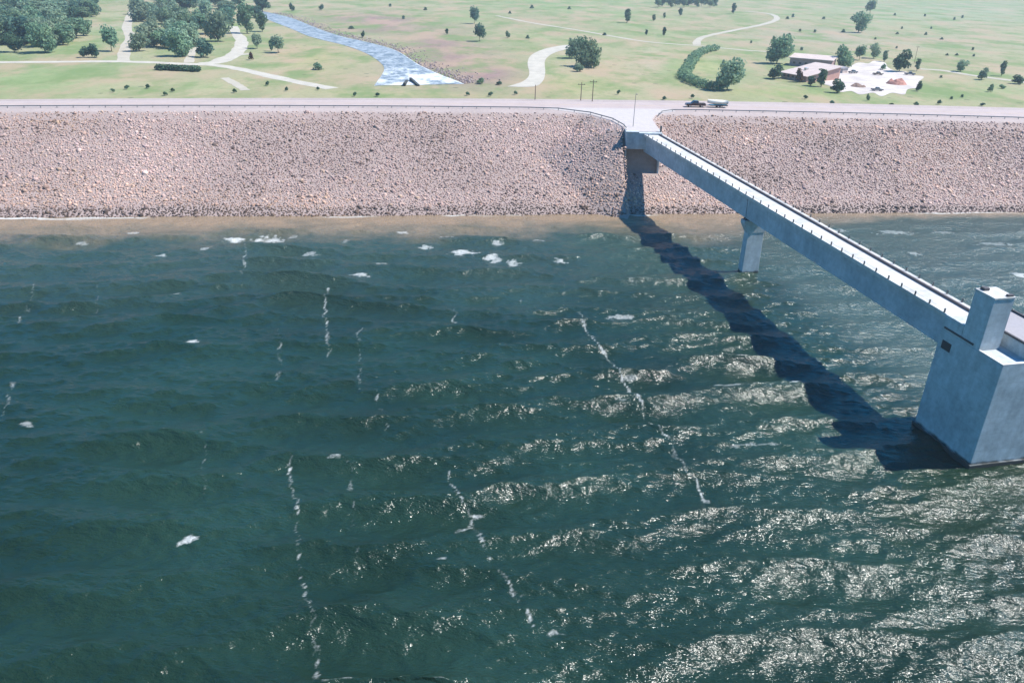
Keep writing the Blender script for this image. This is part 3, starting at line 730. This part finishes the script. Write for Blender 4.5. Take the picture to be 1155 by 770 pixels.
# trees out on the pasture
for i_, (k, mt, x, y, w_, h_, lb) in enumerate((
    ('round', M_LEAFD, 535, 27, 14, 18, 'lone dark round tree on the pasture, upper of two past the stream'),
    ('round', M_LEAFD, 541, 47, 17, 19, 'lone dark tree leaning over its shadow, lower of two past the stream'),
    ('narrow', M_LEAFD, 504, 39, 6, 7, 'tiny dark tree left of the two lone trees past the stream'),
    ('broad', M_LEAFG, 648, 66, 24, 24, 'grey green tree, left half of the clump by the wide white road'),
    ('broad2', M_LEAF, 664, 76, 34, 32, 'dark spreading tree, right half of the clump by the wide white road'),
    ('bushy', M_LEAFG, 652, 81, 16, 9, 'pale low bush at the foot of the clump by the wide road'),
    ('narrow', M_LEAF, 707, 26, 12, 17, 'pointed dark tree alone on the pasture right of the tree clump'),
    ('narrow', M_LEAFD, 729, 40, 5, 7, 'tiny dark tree just above the fork of the pale track'),
    ('narrow', M_LEAFD, 749, 41, 7, 11, 'small upright dark tree above the fork of the pale track'),
    ('narrow', M_LEAF, 737, 24, 7, 8, 'small pale green tree below the left end of the far belt'),
    ('narrow', M_LEAF, 749, 21, 5, 7, 'faint little tree under the middle of the far tree belt'),
    ('narrow', M_LEAFD, 767, 18, 8, 9, 'small dark tree just under the far belt of trees'),
    ('narrow', M_LEAFD, 827, 16, 8, 13, 'dark pointed tree right of the far belt, inside the track loop'),
    ('broad', M_LEAFG, 820, 102, 36, 36, 'big round grey green tree at the open end of the hedge'),
    ('broad', M_LEAF, 876, 72, 32, 32, 'large dark tree behind the left end of the flat roofed building'),
    ('bushy', M_LEAFD, 873, 89, 24, 15, 'very dark bushy tree at the left front corner of the building'),
    ('bushy', M_LEAFR, 901, 93, 13, 15, 'reddish brown bushy tree before the building front'),
    ('narrow', M_LEAFD, 914, 97, 13, 12, 'short dark tree right of the reddish one before the building'),
    ('narrow', M_LEAF, 926, 98, 16, 22, 'tall blue green tree before the building, left edge of the white yard'),
    ('bushy', M_LEAFD, 944, 105, 20, 15, 'dark bushy tree at the near left corner of the white yard'),
    ('broad2', M_LEAF, 951, 76, 24, 24, 'spreading green tree behind the right end of the building'),
    ('round', M_LEAF, 969, 68, 15, 16, 'round green tree behind the yard, second from the building'),
    ('sparse', M_LEAFG, 985, 66, 16, 18, 'thin grey green tree behind the middle of the yard'),
    ('narrow', M_LEAFG, 997, 70, 9, 14, 'thin pale tree behind the yard beside the dark conifer'),
    ('bushy', M_LEAFD, 1014, 81, 26, 24, 'broad blue dark tree clump at the back right of the yard'),
    ('narrow', M_LEAFG, 1034, 80, 9, 15, 'narrow pale tree right of the dark clump at the yard'),
    ('bushy', M_LEAFD, 1035, 103, 9, 11, 'small dark round tree on grass right of the yard'),
    ('sparse', M_LEAF, 968, 37, 24, 24, 'forked dark tree alone on the pasture above the building'),
    ('round', M_LEAF, 981, 16, 14, 15, 'round dark tree above the forked one on the far pasture'),
    ('sparse', M_LEAFG, 1083, 81, 17, 14, 'pale grey thin tree beside the right hand track'),
    ('bushy', M_LEAFG, 1107, 90, 15, 13, 'greyish bushy tree beside the right hand track'),
    ('narrow', M_LEAFG, 1129, 86, 10, 19, 'tall pale narrow tree on the right hand track'),
    ('bushy', M_LEAFD, 1148, 95, 18, 10, 'dark low tree at the right edge on the track'),
    ('bush', M_LEAF, 1117, 104, 9, 8, 'green round bush on grass below the right hand track'),
    ('bush', M_LEAF, 1131, 100, 10, 4, 'flat wide bush right of the round one below the track'),
    ('bush', M_LEAF, 979, 114, 6, 7, 'small green bush on grass in front of the yard'),
    ('bush', M_LEAF, 995, 79, 9, 6, 'small bush growing inside the white yard'),
    ('bush', M_LEAF, 573, 43, 8, 7, 'dark bush right of the two lone trees past the stream'),
    ('bush', M_LEAF, 542, 95, 13, 6, 'low grey green bush at the foot of the rapids'),
    ('bush', M_LEAFD, 562, 96, 10, 4, 'low dark bush between rapids and the wide white road'),
    ('bush', M_LEAFD, 409, 43, 6, 7, 'dark bush on the far bank of the stream'),
    ('bush', M_LEAFD, 397, 33, 10, 3, 'flat dark bush upstream on the far bank'),
    ('bush', M_LEAFD, 330, 13, 9, 8, 'dark bush above the bend where the stream enters'),
    ('bush', M_LEAFD, 362, 12, 8, 6, 'small dark bush on the slope right of the stream bend'),
    ('bush', M_LEAF, 360, 79, 16, 7, 'pale green flat bush on the near bank of the stream'))):
    T(k, mt, x, y, w_, h_, name='bush' if k == 'bush' else 'pasture_tree', label=lb, cat='bush' if k == 'bush' else 'tree')
ORD = ['first', 'second', 'third', 'fourth', 'fifth', 'sixth', 'seventh', 'eighth', 'ninth', 'tenth', 'eleventh', 'twelfth', 'thirteenth', 'fourteenth', 'fifteenth', 'sixteenth', 'seventeenth', 'eighteenth', 'nineteenth', 'twentieth',
       'twenty-first', 'twenty-second', 'twenty-third', 'twenty-fourth', 'twenty-fifth', 'twenty-sixth', 'twenty-seventh', 'twenty-eighth', 'twenty-ninth', 'thirtieth']
def row(key, mat, pts, tail, group, wpx, hpx, nm='shrub'):
    for i_, (x, y) in enumerate(sorted(pts)):
        lb = ORD[i_]+' from the left of '+tail
        p_ = at(x, y, GZ)
        if p_[1] < Bf(p_[0])+55.5:                       # the verge of the crest itself
            p_ = at(x, y, CZ); bz = CZ - max(0, (p_[1]-Bf(p_[0])))/3; s_ = px2m(x, y, CZ)
        else: bz = GZ; s_ = px2m(x, y)
        j = random.uniform(.85, 1.2)
        plant(key, mat, (p_[0], p_[1], bz), hpx*s_*j, wpx*s_*random.uniform(.85, 1.2), nm, lb, 'shrub', group)
row('shrub', M_LEAFD, [(128, 104), (143, 101), (168, 100), (186, 108), (194, 104), (264, 105), (302, 97), (324, 103), (358, 102)], 'the dark round shrubs on the verge left of the rapids', 'verge shrubs left of the rapids', 6.5, 4.5)
row('shrub', M_LEAFD, [(400, 109), (425, 109), (527, 108), (553, 109), (581, 107), (697, 107)], 'the dark verge shrubs between the rapids and the bridge', 'verge shrubs by the bridge', 6.5, 4.5)
row('shrub', M_LEAFD, [(750, 113), (780, 111), (909, 112), (939, 119), (1004, 121), (1032, 120), (1060, 118), (1107, 120)], 'the dark verge shrubs right of the bridge', 'verge shrubs right of the bridge', 7, 4.5)
row('bush2', M_LEAFD, [(1009, 18), (1043, 19), (1076, 23), (1085, 21), (1017, 33), (1012, 39), (1050, 33), (1044, 40), (987, 45), (1062, 45), (1011, 55), (1097, 57), (1098, 64), (1068, 63), (1079, 63), (1061, 88), (1073, 112), (1085, 110)], 'the tiny shrubs dotting the right hand pasture', 'shrubs of the right pasture', 4.2, 3.2)
row('bush2', M_LEAFD, [(919, 37), (902, 36), (890, 41), (929, 22), (888, 22), (894, 20), (904, 57), (847, 49), (951, 37)], 'the tiny shrubs on the pasture above the building', 'shrubs above the building', 5, 3.5)
row('bush2', M_LEAFD, [(600, 10), (642, 11), (455, 22), (440, 8), (480, 12), (575, 16), (682, 40), (595, 44)], 'the tiny shrubs on the middle pasture', 'shrubs of the middle pasture', 5, 3.8)
# belt of trees at the top edge
for i_ in range(14):
    x = 742+i_*4.9
    p_ = at(x, 9-(i_ % 3)*1.5, GZ)
    plant('tall' if i_ % 2 else 'round', M_LEAFD if i_ % 3 else M_LEAF, (p_[0], p_[1], GZ), random.uniform(10, 13), random.uniform(9, 12), 'shelterbelt_tree', 'dark tree in the straight shelterbelt on the far pasture', 'tree', 'trees of the far shelterbelt')
# long clipped hedge, bent like an L
def hedge(name, pts, r_, h_, mat, label, N):
    P_ = [at(x, y, GZ) for x, y in pts]; lobes = []
    for a_, c_ in zip(P_[:-1], P_[1:]):
        l = np.linalg.norm(c_-a_); k = max(1, int(l/2.2))
        for i_ in range(k):
            q = a_+(c_-a_)*(i_/k)
            lobes.append((q[0]+random.uniform(-.5, .5), q[1]+random.uniform(-.5, .5), GZ+h_*.45, r_*random.uniform(.85, 1.15), r_*random.uniform(.85, 1.15), h_*.55*random.uniform(.85, 1.1)))
    o_ = np.array(lobes)[:, :3].mean(0); o_[2] = GZ
    L2 = [(a_[0]-o_[0], a_[1]-o_[1], a_[2]-GZ, *a_[3:]) for a_ in lobes]
    V_, F_, t_ = leaf_cloud(L2, N, .55)
    V_[:, 2] = np.maximum(V_[:, 2], .1)
    r = tag(mesh_np(name, V_, F_, mat, attrs={'tint': t_}), label, 'hedge'); r.location = o_
hedge('hedge', [(806, 57), (796, 59), (786, 64), (779, 73), (770, 88), (778, 93), (793, 99), (812, 103)], 3.6, 4.2, M_LEAF, 'tall green hedge bent like an L beside the big round tree', 6500)
hedge('hedge', [(181, 79), (200, 80), (227, 81)], 2.4, 3.0, M_LEAFD, 'low dark straight hedge along the white track at left', 1600)

# ------------------------------------------------------------------ tracks, yard and stream of the valley (sheets a little above the ground)
M_TRACK = simple('white_gravel', (0.41, 0.375, 0.31), 0.95, 0.14, 0.2)
M_TRACK2 = simple('pale_dirt', (0.38, 0.34, 0.27), 0.95, 0.1, 0.15)
M_YARD = simple('yard_gravel', (0.47, 0.415, 0.375), 0.95, 0.25, 0.10)
def smooth_line(P_, k=6):
    Q = []
    P_ = [P_[0]]+P_+[P_[-1]]
    for i_ in range(1, len(P_)-2):
        p0, p1, p2, p3 = P_[i_-1:i_+3]
        for j in range(k):
            t_ = j/k
            Q.append(.5*((2*p1)+(-p0+p2)*t_+(2*p0-5*p1+4*p2-p3)*t_*t_+(-p0+3*p1-3*p2+p3)*t_**3))
    return Q+[P_[-1]]
zoff = [0.03]
def ribbon(name, pts, wd, mat):
    zoff[0] += 0.006
    P_ = smooth_line([at(x, y, GZ)[:2] for x, y in pts]); V_ = []
    for i_, p_ in enumerate(P_):
        d = P_[min(i_+1, len(P_)-1)]-P_[max(i_-1, 0)]; d = d/(np.linalg.norm(d)+1e-9); nn = np.array([-d[1], d[0]])
        ww = (wd[0]+(wd[1]-wd[0])*i_/(len(P_)-1) if isinstance(wd, tuple) else wd)*(.5+random.uniform(-.07, .07))
        V_ += [(*(p_+nn*ww), GZ+zoff[0]), (*(p_-nn*ww), GZ+zoff[0])]
    j = np.arange(len(P_)-1)*2
    return tag(mesh_np(name, V_, np.stack([j, j+1, j+3, j+2], 1), mat), kind='structure')
def sheet(name, pts, z, mat, smooth_=True):
    W_ = [at(x, y, GZ)[:2] for x, y in pts]
    if smooth_: W_ = smooth_line(W_+[W_[0]], 4)[:-1]
    mb = MB(); f_ = mb.bm.faces.new([mb.bm.verts.new((q[0], q[1], z)) for q in W_])
    bmesh.ops.triangulate(mb.bm, faces=[f_], ngon_method='EAR_CLIP')
    return tag(mb.build(name, mat), kind='structure')
ribbon('gravel_track', [(-60, 71), (0, 70.5), (60, 70), (120, 69.5), (170, 70.5), (210, 72.5), (240, 73.5), (270, 78), (305, 86), (340, 93.5), (375, 100)], 7.5, M_TRACK)
ribbon('gravel_track', [(228, 72), (246, 70), (262, 63.5), (271, 54), (272, 45), (266, 37), (263, 30)], (10, 7), M_TRACK)
ribbon('gravel_track', [(246, 69), (262, 63), (282, 61)], (9, 5), M_TRACK)
ribbon('dirt_track', [(139, 69), (141, 56), (147, 42), (143, 30), (150, 12)], 7, M_TRACK2)
ribbon('dirt_track', [(213, 71), (216, 60), (224, 50)], 5, M_TRACK2)
ribbon('dirt_track', [(253, 88), (266, 95), (277, 102)], 4.5, M_TRACK2)
ribbon('dirt_track', [(560, 18), (600, 26), (650, 34), (690, 41), (727, 47), (760, 50), (790, 52), (830, 56), (864, 58.5)], 4.5, M_TRACK2)
ribbon('dirt_track', [(786, 51), (787, 46), (797, 41), (830, 34), (862, 27.5), (876, 22), (872, 17), (858, 14.5), (840, 13)], 6, M_TRACK2)
ribbon('dirt_track', [(1038, 78), (1065, 80), (1095, 85), (1155, 93), (1220, 101)], 6, M_TRACK2)
sheet('gravel_road', [(572, 98), (590, 92), (597, 84), (595, 71), (600, 62), (616, 55), (640, 51), (641, 55), (625, 60), (615, 68), (615, 82), (612, 92), (602, 98)], GZ+.10, M_TRACK)
sheet('yard', [(927, 95), (934, 88), (941, 83), (953, 80), (958, 76), (968, 71), (979, 72), (986, 69), (998, 71), (1001, 76), (1009, 80), (1021, 81), (1030, 85), (1042, 87), (1036, 93), (1038, 99), (1024, 101), (1020, 107), (1006, 105), (994, 109), (985, 105), (970, 107), (960, 103), (948, 104), (942, 99)], GZ+.11, M_YARD)
sheet('parking_pad', [(798, 111), (828, 112), (824, 115), (802, 114)], GZ+.12, M_TRACK) if False else None
# stream
sx_ = [(290, 12), (306, 15), (330, 21), (360, 33), (388, 42), (415, 48), (446, 57), (472, 73), (498, 85), (524, 95)]
sl_ = [(290, 17), (306, 24), (329, 33), (345, 40), (362, 45), (387, 51), (412, 60), (429, 71), (433, 80), (422, 97)]
ra = smooth_line([at(x, y, GZ)[:2] for x, y in sx_], 8); rb_ = smooth_line([at(x, y, GZ)[:2] for x, y in sl_], 8)
nr, nc = len(ra), 24
V_ = []; fo_ = []
for i_ in range(nr):
    for j in range(nc):
        t_ = j/(nc-1); q = ra[i_]*(1-t_)+rb_[i_]*t_
        V_.append((q[0], q[1], GZ+.05+.12*random.random()))
        u_ = i_/(nr-1)
        fo_.append(max(0, min(1, (u_-.66)*4))*(.1+.95*float(fbm(np.array([q[0]/7]), np.array([q[1]/9]), 201, 4)[0]))+max(0, .30*(1-abs(t_-.5)*2.4))*random.random()+.7*(j in (0,))*(u_ > .3))
ii = (np.arange(nr-1)[:, None]*nc+np.arange(nc-1)[None]).ravel()
m, n, b, L = new_mat('stream_water'); p = pos(n)
nz = noise(n, .30, 6, .75, p)
fo2 = ramp(n, math_(n, 'MULTIPLY', attr(n, 'foam'), math_(n, 'ADD', nz.outputs[0], .35)), [(.42, (0, 0, 0)), (.62, (1, 1, 1))]).outputs[0]
L.new(mixc(n, fo2, ramp(n, nz.outputs[0], [(.40, (.085, .12, .15)), (.60, (.36, .40, .43))]).outputs[0], (.58, .60, .60)), b.inputs['Base Color'])
b.inputs['Roughness'].default_value = .6; b.inputs['Specular IOR Level'].default_value = .15; bump(n, b, nz.outputs[0], .6, .4)
tag(mesh_np('stream_water', V_, np.stack([ii, ii+1, ii+nc+1, ii+nc], 1), m, attrs={'foam': np.clip(fo_, 0, 1)}, smooth=True), kind='structure')
# concrete walls of the outlet below the dam
ow = empty('outlet_works', at(466, 97, GZ)); ow.location.z = GZ
tag(ow, 'grey concrete outlet walls where the white rapids begin', 'outlet')
for a_, c_ in (((456, 97.5), (459, 92)), ((463, 91), (472, 97.5))):
    A_, C_ = at(*a_, GZ), at(*c_, GZ); d = Vector((C_-A_)[:2]); l = d.length; d.normalize()
    mb = MB((A_[0], A_[1], GZ), d, Vector((-d.y, d.x))); mb.hexa([(0, -.6, -.5), (l, -.6, -.5), (l, .6, -.5), (0, .6, -.5), (0, -.6, 1.5), (l, -.6, .8), (l, .6, .8), (0, .6, 1.5)])
    mb.build('wing_wall', M_CONC, ow, .05)
# stone along the stream's far bank
bx, by_, bz_, bs_ = [], [], [], []
for i_ in range(1500):
    k = random.randrange(8, len(ra)-1); t_ = random.random(); q = ra[k]*(1-t_)+ra[k+1]*t_
    off = abs(random.gauss(0, 5)); bx.append(q[0]+off*1.0); by_.append(q[1]+off*.8+.8); bz_.append(GZ+.15); bs_.append(random.uniform(.25, .6))
bc_ = pal[rng.integers(0, len(pal), len(bx))]*rng.uniform(.7, 1.0, (len(bx), 1))*np.array([1, .93, .95])
rocks('bank_stone', np.array(bx), np.array(by_), np.array(bz_), np.array(bs_), bc_, M_STONE, 'stuff', 'purplish broken stone along the far bank of the stream', 'bank stone')

# ------------------------------------------------------------------ flat roofed buildings by the yard
def bld_frame(pA, pB):
    A_, B_ = at(*pA, GZ), at(*pB, GZ); d = Vector((B_-A_)[:2]); l = d.length; d.normalize()
    return (A_[0], A_[1], GZ), d, Vector((-d.y, d.x)), l
O_, U_, V2, l = bld_frame((881, 88), (909, 93))
bd = tag(empty('service_building', O_), 'low pinkish building with wide cream flat roof behind dark trees', 'building')
mk = lambda: MB(O_, U_, V2)
dep = 26
mk().profile([(0, -.3), (dep, -.3), (dep, 6.9), (0, 3.0)], 0, l).build('wall', M_PINK, bd)
mk().profile([(-1.2, 2.84), (dep+.8, 7.04), (dep+.8, 7.3), (-1.2, 3.14)], -1.0, l+1.0).build('roof', M_CREAM, bd, .03)
for k in range(5):
    a_ = 1.2+k*(l-2.4)/5
    w_ = mk().box(a_, a_+1.6, -.06, -.003, 1.1, 2.4).build('window', M_GLASS, bd)
    f_ = mk().box(a_-.1, a_+1.7, -.12, -.063, .95, 1.08).build('sill', M_WHITE); f_.parent = w_; f_.matrix_parent_inverse = Matrix.Identity(4)
mk().box(l+.003, l+.08, 4, 5.2, 0, 2.2).build('door', M_BROWN, bd)
mk().box(l*.4, l*.4+1.5, 9, 11, 4.4, 5.9).build('roof_vent', M_CHROME, bd, .05)
O2, U2, V3, l2 = bld_frame((890, 74), (937, 78))
b2_ = tag(empty('workshop_building', O2), 'long brown walled workshop with pale flat roof at the yard back', 'building')
mk2 = lambda: MB(O2, U2, V3)
mk2().profile([(0, -.3), (13, -.3), (13, 5.9), (0, 4.6)], 0, l2).build('wall', M_BROWN, b2_)
mk2().profile([(-.8, 4.53), (13.8, 5.99), (13.8, 6.3), (-.8, 4.95)], -.8, l2+.8).build('roof', M_CREAM, b2_, .03)
for k in range(3):
    a_ = l2*.52+k*4.0
    mk2().box(a_, a_+3.0, -.06, -.003, 0, 3.2).build('garage_door', M_PINK if k % 2 else M_BROWN, b2_)
for k in range(3):
    a_ = 2.0+k*3.6
    mk2().box(a_, a_+1.5, -.06, -.003, 1.3, 2.5).build('window', M_GLASS, b2_)
O3, U3, V4, l3 = bld_frame((936, 81), (950, 83))
sh_ = tag(empty('shed', O3), 'small pale shed at the right end of the workshop', 'shed')
mk3 = lambda: MB(O3, U3, V4)
mk3().box(0, l3, 0, 5, -.3, 2.6).build('wall', M_CREAM, sh_)
mk3().profile([(-.5, 2.6), (5.5, 2.6), (5.5, 2.75), (2.5, 3.7), (-.5, 2.75)], -.4, l3+.4).build('roof', M_ROOFG, sh_)
mk3().box(l3*.35, l3*.35+1.2, -.05, -.003, 0, 2.0).build('door', M_BROWN, sh_)
# heaps of earth in the yard
def heap(name, px, py, wpx, hm, mat, label, seed):
    o_ = at(px, py, GZ); r_ = wpx*px2m(px, py)*.5
    rr, aa = np.meshgrid(np.linspace(0, 1, 14), np.linspace(0, 2*PI, 40)[:-1]); rr = rr.ravel(); aa = aa.ravel()
    x = rr*r_*np.cos(aa)*1.15; y = rr*r_*np.sin(aa)*1.0
    z = hm*(1-rr**3)*(.05+1.7*fbm(x/2.6+seed, y/2.6, seed, 3)**1.3)-.06*rr
    nr_, na = 14, 39
    F_ = [(j*nr_+i_, j*nr_+i_+1, ((j+1) % na)*nr_+i_+1, ((j+1) % na)*nr_+i_) for j in range(na) for i_ in range(nr_-1)]
    o = mesh_np(name, np.stack([x, y, z], 1), np.array(F_), mat); o.location = (o_[0], o_[1], GZ+.1)
    return tag(o, label, 'earth heap')
heap('earth_heap', 1011, 95, 20, 2.6, M_RUST, 'large reddish heap of earth at the right of the yard', 5)
heap('earth_heap', 968, 98, 15, 1.8, simple('brown_earth', (.2, .13, .1), .95, .3), 'smaller brown heap of earth at the left of the yard', 8)

# ------------------------------------------------------------------ vehicles
def wheel(name, parent, x, y, r_, wd=.24):
    mb = MB(); mb.tube((x, y-wd/2, r_), (x, y+wd/2, r_), r_, n=16); t_ = mb.build(name, M_TYRE); t_.parent = parent
    mb = MB(); mb.tube((x, y-wd/2-.015, r_), (x, y+wd/2+.015, r_), r_*.58, n=12); rim = mb.build('rim', M_CHROME); rim.parent = t_
    return t_
def extr(mb, prof, y0, y1, inset=0.0, zi=None):
    """side outline (x, z) given a width; points above zi lean in"""
    def P_(s_, x, z): 
        k = inset if zi is not None and z > zi else 0
        return mb.bm.verts.new((x, (y0+k) if s_ == 0 else (y1-k), z))
    lo = [P_(0, x, z) for x, z in prof]; hi = [P_(1, x, z) for x, z in prof]; n_ = len(prof)
    mb.bm.faces.new(lo); mb.bm.faces.new(hi[::-1])
    for i_ in range(n_): mb.bm.faces.new((lo[i_], hi[i_], hi[(i_+1) % n_], lo[(i_+1) % n_]))
def pickup(name, loc, rz, mat, label, L_=5.9, cat='pickup truck'):
    t_ = tag(empty(name, loc, rz), label, cat)
    def lk(o): o.parent = t_; o.matrix_parent_inverse = Matrix.Identity(4); return o
    mb = MB(); extr(mb, [(-2.95, .5), (-2.95, 1.12), (-.75, 1.16), (-.72, 1.18), (1.2, 1.18), (2.75, 1.08), (2.95, .95), (2.95, .5)], -.98, .98); lk(mb.build('body', mat, None, .04))
    mb = MB(); extr(mb, [(-.85, 1.181), (-.7, 1.88), (.55, 1.90), (1.25, 1.181)], -.90, .90, .14, 1.5); cab = lk(mb.build('cab', mat, None, .03))
    mb = MB(); extr(mb, [(-.62, 1.25), (-.52, 1.78), (.48, 1.80), (.98, 1.25)], -.905, .905, .10, 1.5); g_ = mb.build('window', M_GLASS); g_.parent = cab
    mb = MB(); mb.hexa([(.66, -.74, 1.80), (1.26, -.82, 1.20), (1.27, -.82, 1.22), (.67, -.74, 1.82), (.66, .74, 1.80), (1.26, .82, 1.20), (1.27, .82, 1.22), (.67, .74, 1.82)]); g_ = mb.build('windscreen', M_GLASS); g_.parent = cab
    mb = MB(); mb.box(-2.85, -.95, -.82, .82, 1.125, 1.17); lk(mb.build('load_bed', M_TYRE))
    mb = MB(); mb.box(2.9, 3.05, -.95, .95, .45, .68); lk(mb.build('bumper', M_CHROME))
    mb = MB(); mb.box(-3.05, -2.9, -.95, .95, .45, .65); lk(mb.build('bumper', M_CHROME))
    for s_ in (-1, 1):
        mb = MB(); mb.box(2.9, 2.97, s_*.7-.2, s_*.7+.2, .78, .96); lk(mb.build('headlight', M_LAMPW))
        mb = MB(); mb.box(-2.98, -2.94, s_*.85-.1, s_*.85+.1, .75, 1.05); lk(mb.build('tail_light', M_LAMPR))
        for x in (-1.8, 1.85): wheel('wheel', t_, x, s_*.86, .40)
    return t_
dirx = Vector((1, float((Cf(56)-Cf(52))/4))).normalized(); hd = math.atan2(dirx.y, dirx.x)
pt = at(784, 120.5, CZ+.1)
zr = CZ+.016
pickup('pickup_truck', (pt[0], pt[1], zr), hd+PI, M_TRUCK, 'dark pickup truck towing a loaded trailer along the dam road')
tl_o = Vector((pt[0], pt[1]))+dirx*6.6
tr = tag(empty('trailer', (tl_o.x, tl_o.y, zr), hd+PI), 'flat trailer with pale cream load behind the dark pickup', 'trailer')
mb = MB(); mb.box(-3.1, 2.2, -1.05, 1.05, .55, .75); mb.hexa([(2.2, -.5, .55), (3.4, -.05, .5), (3.4, .05, .5), (2.2, .5, .55), (2.2, -.5, .7), (3.4, -.05, .62), (3.4, .05, .62), (2.2, .5, .7)]); o = mb.build('bed', M_TRUCK); o.parent = tr
for s_ in (-1, 1):
    for x in (-1.1, -.2): wheel('wheel', tr, x, s_*.95, .36)
    mb = MB(); mb.box(-3.14, -3.1, s_*.9-.1, s_*.9+.1, .56, .7); o = mb.build('tail_light', M_LAMPR); o.parent = tr
    mb = MB(); mb.box(-1.75, .45, s_*.95-.14, s_*.95+.14, .755, .82); o = mb.build('mudguard', M_TRUCK); o.parent = tr
bt = tag(empty('covered_boat', (tl_o.x, tl_o.y, zr+.83), hd+PI), 'pale cream covered boat lying on the trailer', 'boat')
secs = [(-3.2, .95, 1.0), (-1.5, 1.05, 1.1), (.3, 1.0, 1.15), (1.9, .7, 1.2), (3.0, .12, 1.25)]
Vb = []
for x, hw, hz in secs:
    Vb += [(x, 0, .02 if x < 1 else .02+.25*(x-1)), (x, hw*.75, .3+.1*max(0, x-1)), (x, hw, hz*.75), (x, hw*.5, hz+.15), (x, 0, hz+.28), (x, -hw*.5, hz+.15), (x, -hw, hz*.75), (x, -hw*.75, .3+.1*max(0, x-1))]
Fb = [(i_*8+j, i_*8+(j+1) % 8, (i_+1)*8+(j+1) % 8, (i_+1)*8+j) for i_ in range(4) for j in range(8)]
o = mesh_np('hull', np.array(Vb), np.array(Fb+[(0, 1, 2, 3), (0, 3, 4, 5), (0, 5, 6, 7)]), M_WHITE); o.parent = bt
for (x, y, rz, mt, lb) in ((990, 85, .1, M_TRUCK, 'dark pickup parked in the middle of the white yard'), (989, 103, .05, M_GREY, 'grey pickup parked at the near edge of the white yard'), (1026, 85, -.2, M_GREY, 'grey pickup parked at the right end of the white yard'), (962, 83, .4, M_GREY, 'grey pickup parked beside the shed')):
    q = at(x, y, GZ); pickup('pickup_truck', (q[0], q[1], GZ+.12), rz, mt, lb)

# ------------------------------------------------------------------ poles
def pole(name, px, py, h_, label, arm=True, on_crest=True, lamp=False):
    q = at(px, py, CZ if on_crest else GZ); z0 = CZ if on_crest else GZ
    e_ = tag(empty(name, (q[0], q[1], z0)), label, 'lamp post' if lamp else 'utility pole')
    def lk(o): o.parent = e_; return o
    mb = MB(); mb.tube((0, 0, -.4), (0, 0, h_), .15 if not lamp else .09, .10 if not lamp else .06, 8); lk(mb.build('pole', M_WOODP if not lamp else M_RAIL))
    if arm:
        mb = MB(); mb.box(-1.1, 1.1, -.06, .06, h_-.75, h_-.6); lk(mb.build('crossarm', M_WOODP))
        for x in (-1.0, 0.9):
            mb = MB(); mb.tube((x, 0, h_-.6), (x, 0, h_-.4), .05); lk(mb.build('insulator', M_DARK))
    if lamp:
        mb = MB(); mb.tube((0, 0, h_-.1), (0, -1.4, h_+.15), .05); mb.box(-.13, .13, -2.0, -1.4, h_+.08, h_+.22); lk(mb.build('lamp_head', M_RAIL))
pole('utility_pole', 603.5, 112.5, 4.4, 'short leaning pole left of the bridge below the white road', False)
pole('utility_pole', 655, 113.5, 5.4, 'thin grey pole behind the road, left of the taller one')
pole('utility_pole', 668, 114.5, 6.4, 'tallest wooden pole behind the road near the bridge approach')
pole('lamp_post', 714, 143, 8.4, 'slim lamp post on the gravel apron at the bridge entrance', False, True, True)
pole('utility_pole', 1031, 72, 11, 'thin dark pole behind the yard right of the tree clump', True, False)

# ------------------------------------------------------------------ air
if HAZE:
    mb = MB(); mb.box(-700, 1500, -120, 2000, -3.2 if False else -12, 66)
    m = bpy.data.materials.new('haze_air'); m.use_nodes = True
    n = m.node_tree; n.nodes.remove(n.nodes['Principled BSDF'])
    v_ = n.nodes.new('ShaderNodeVolumePrincipled'); v_.inputs['Color'].default_value = (.78, .90, 1.0, 1); v_.inputs['Density'].default_value = 0.00017
    v_.inputs['Anisotropy'].default_value = 0.2
    n.links.new(v_.outputs[0], n.nodes['Material Output'].inputs['Volume'])
    tag(mb.build('haze', m), kind='stuff')
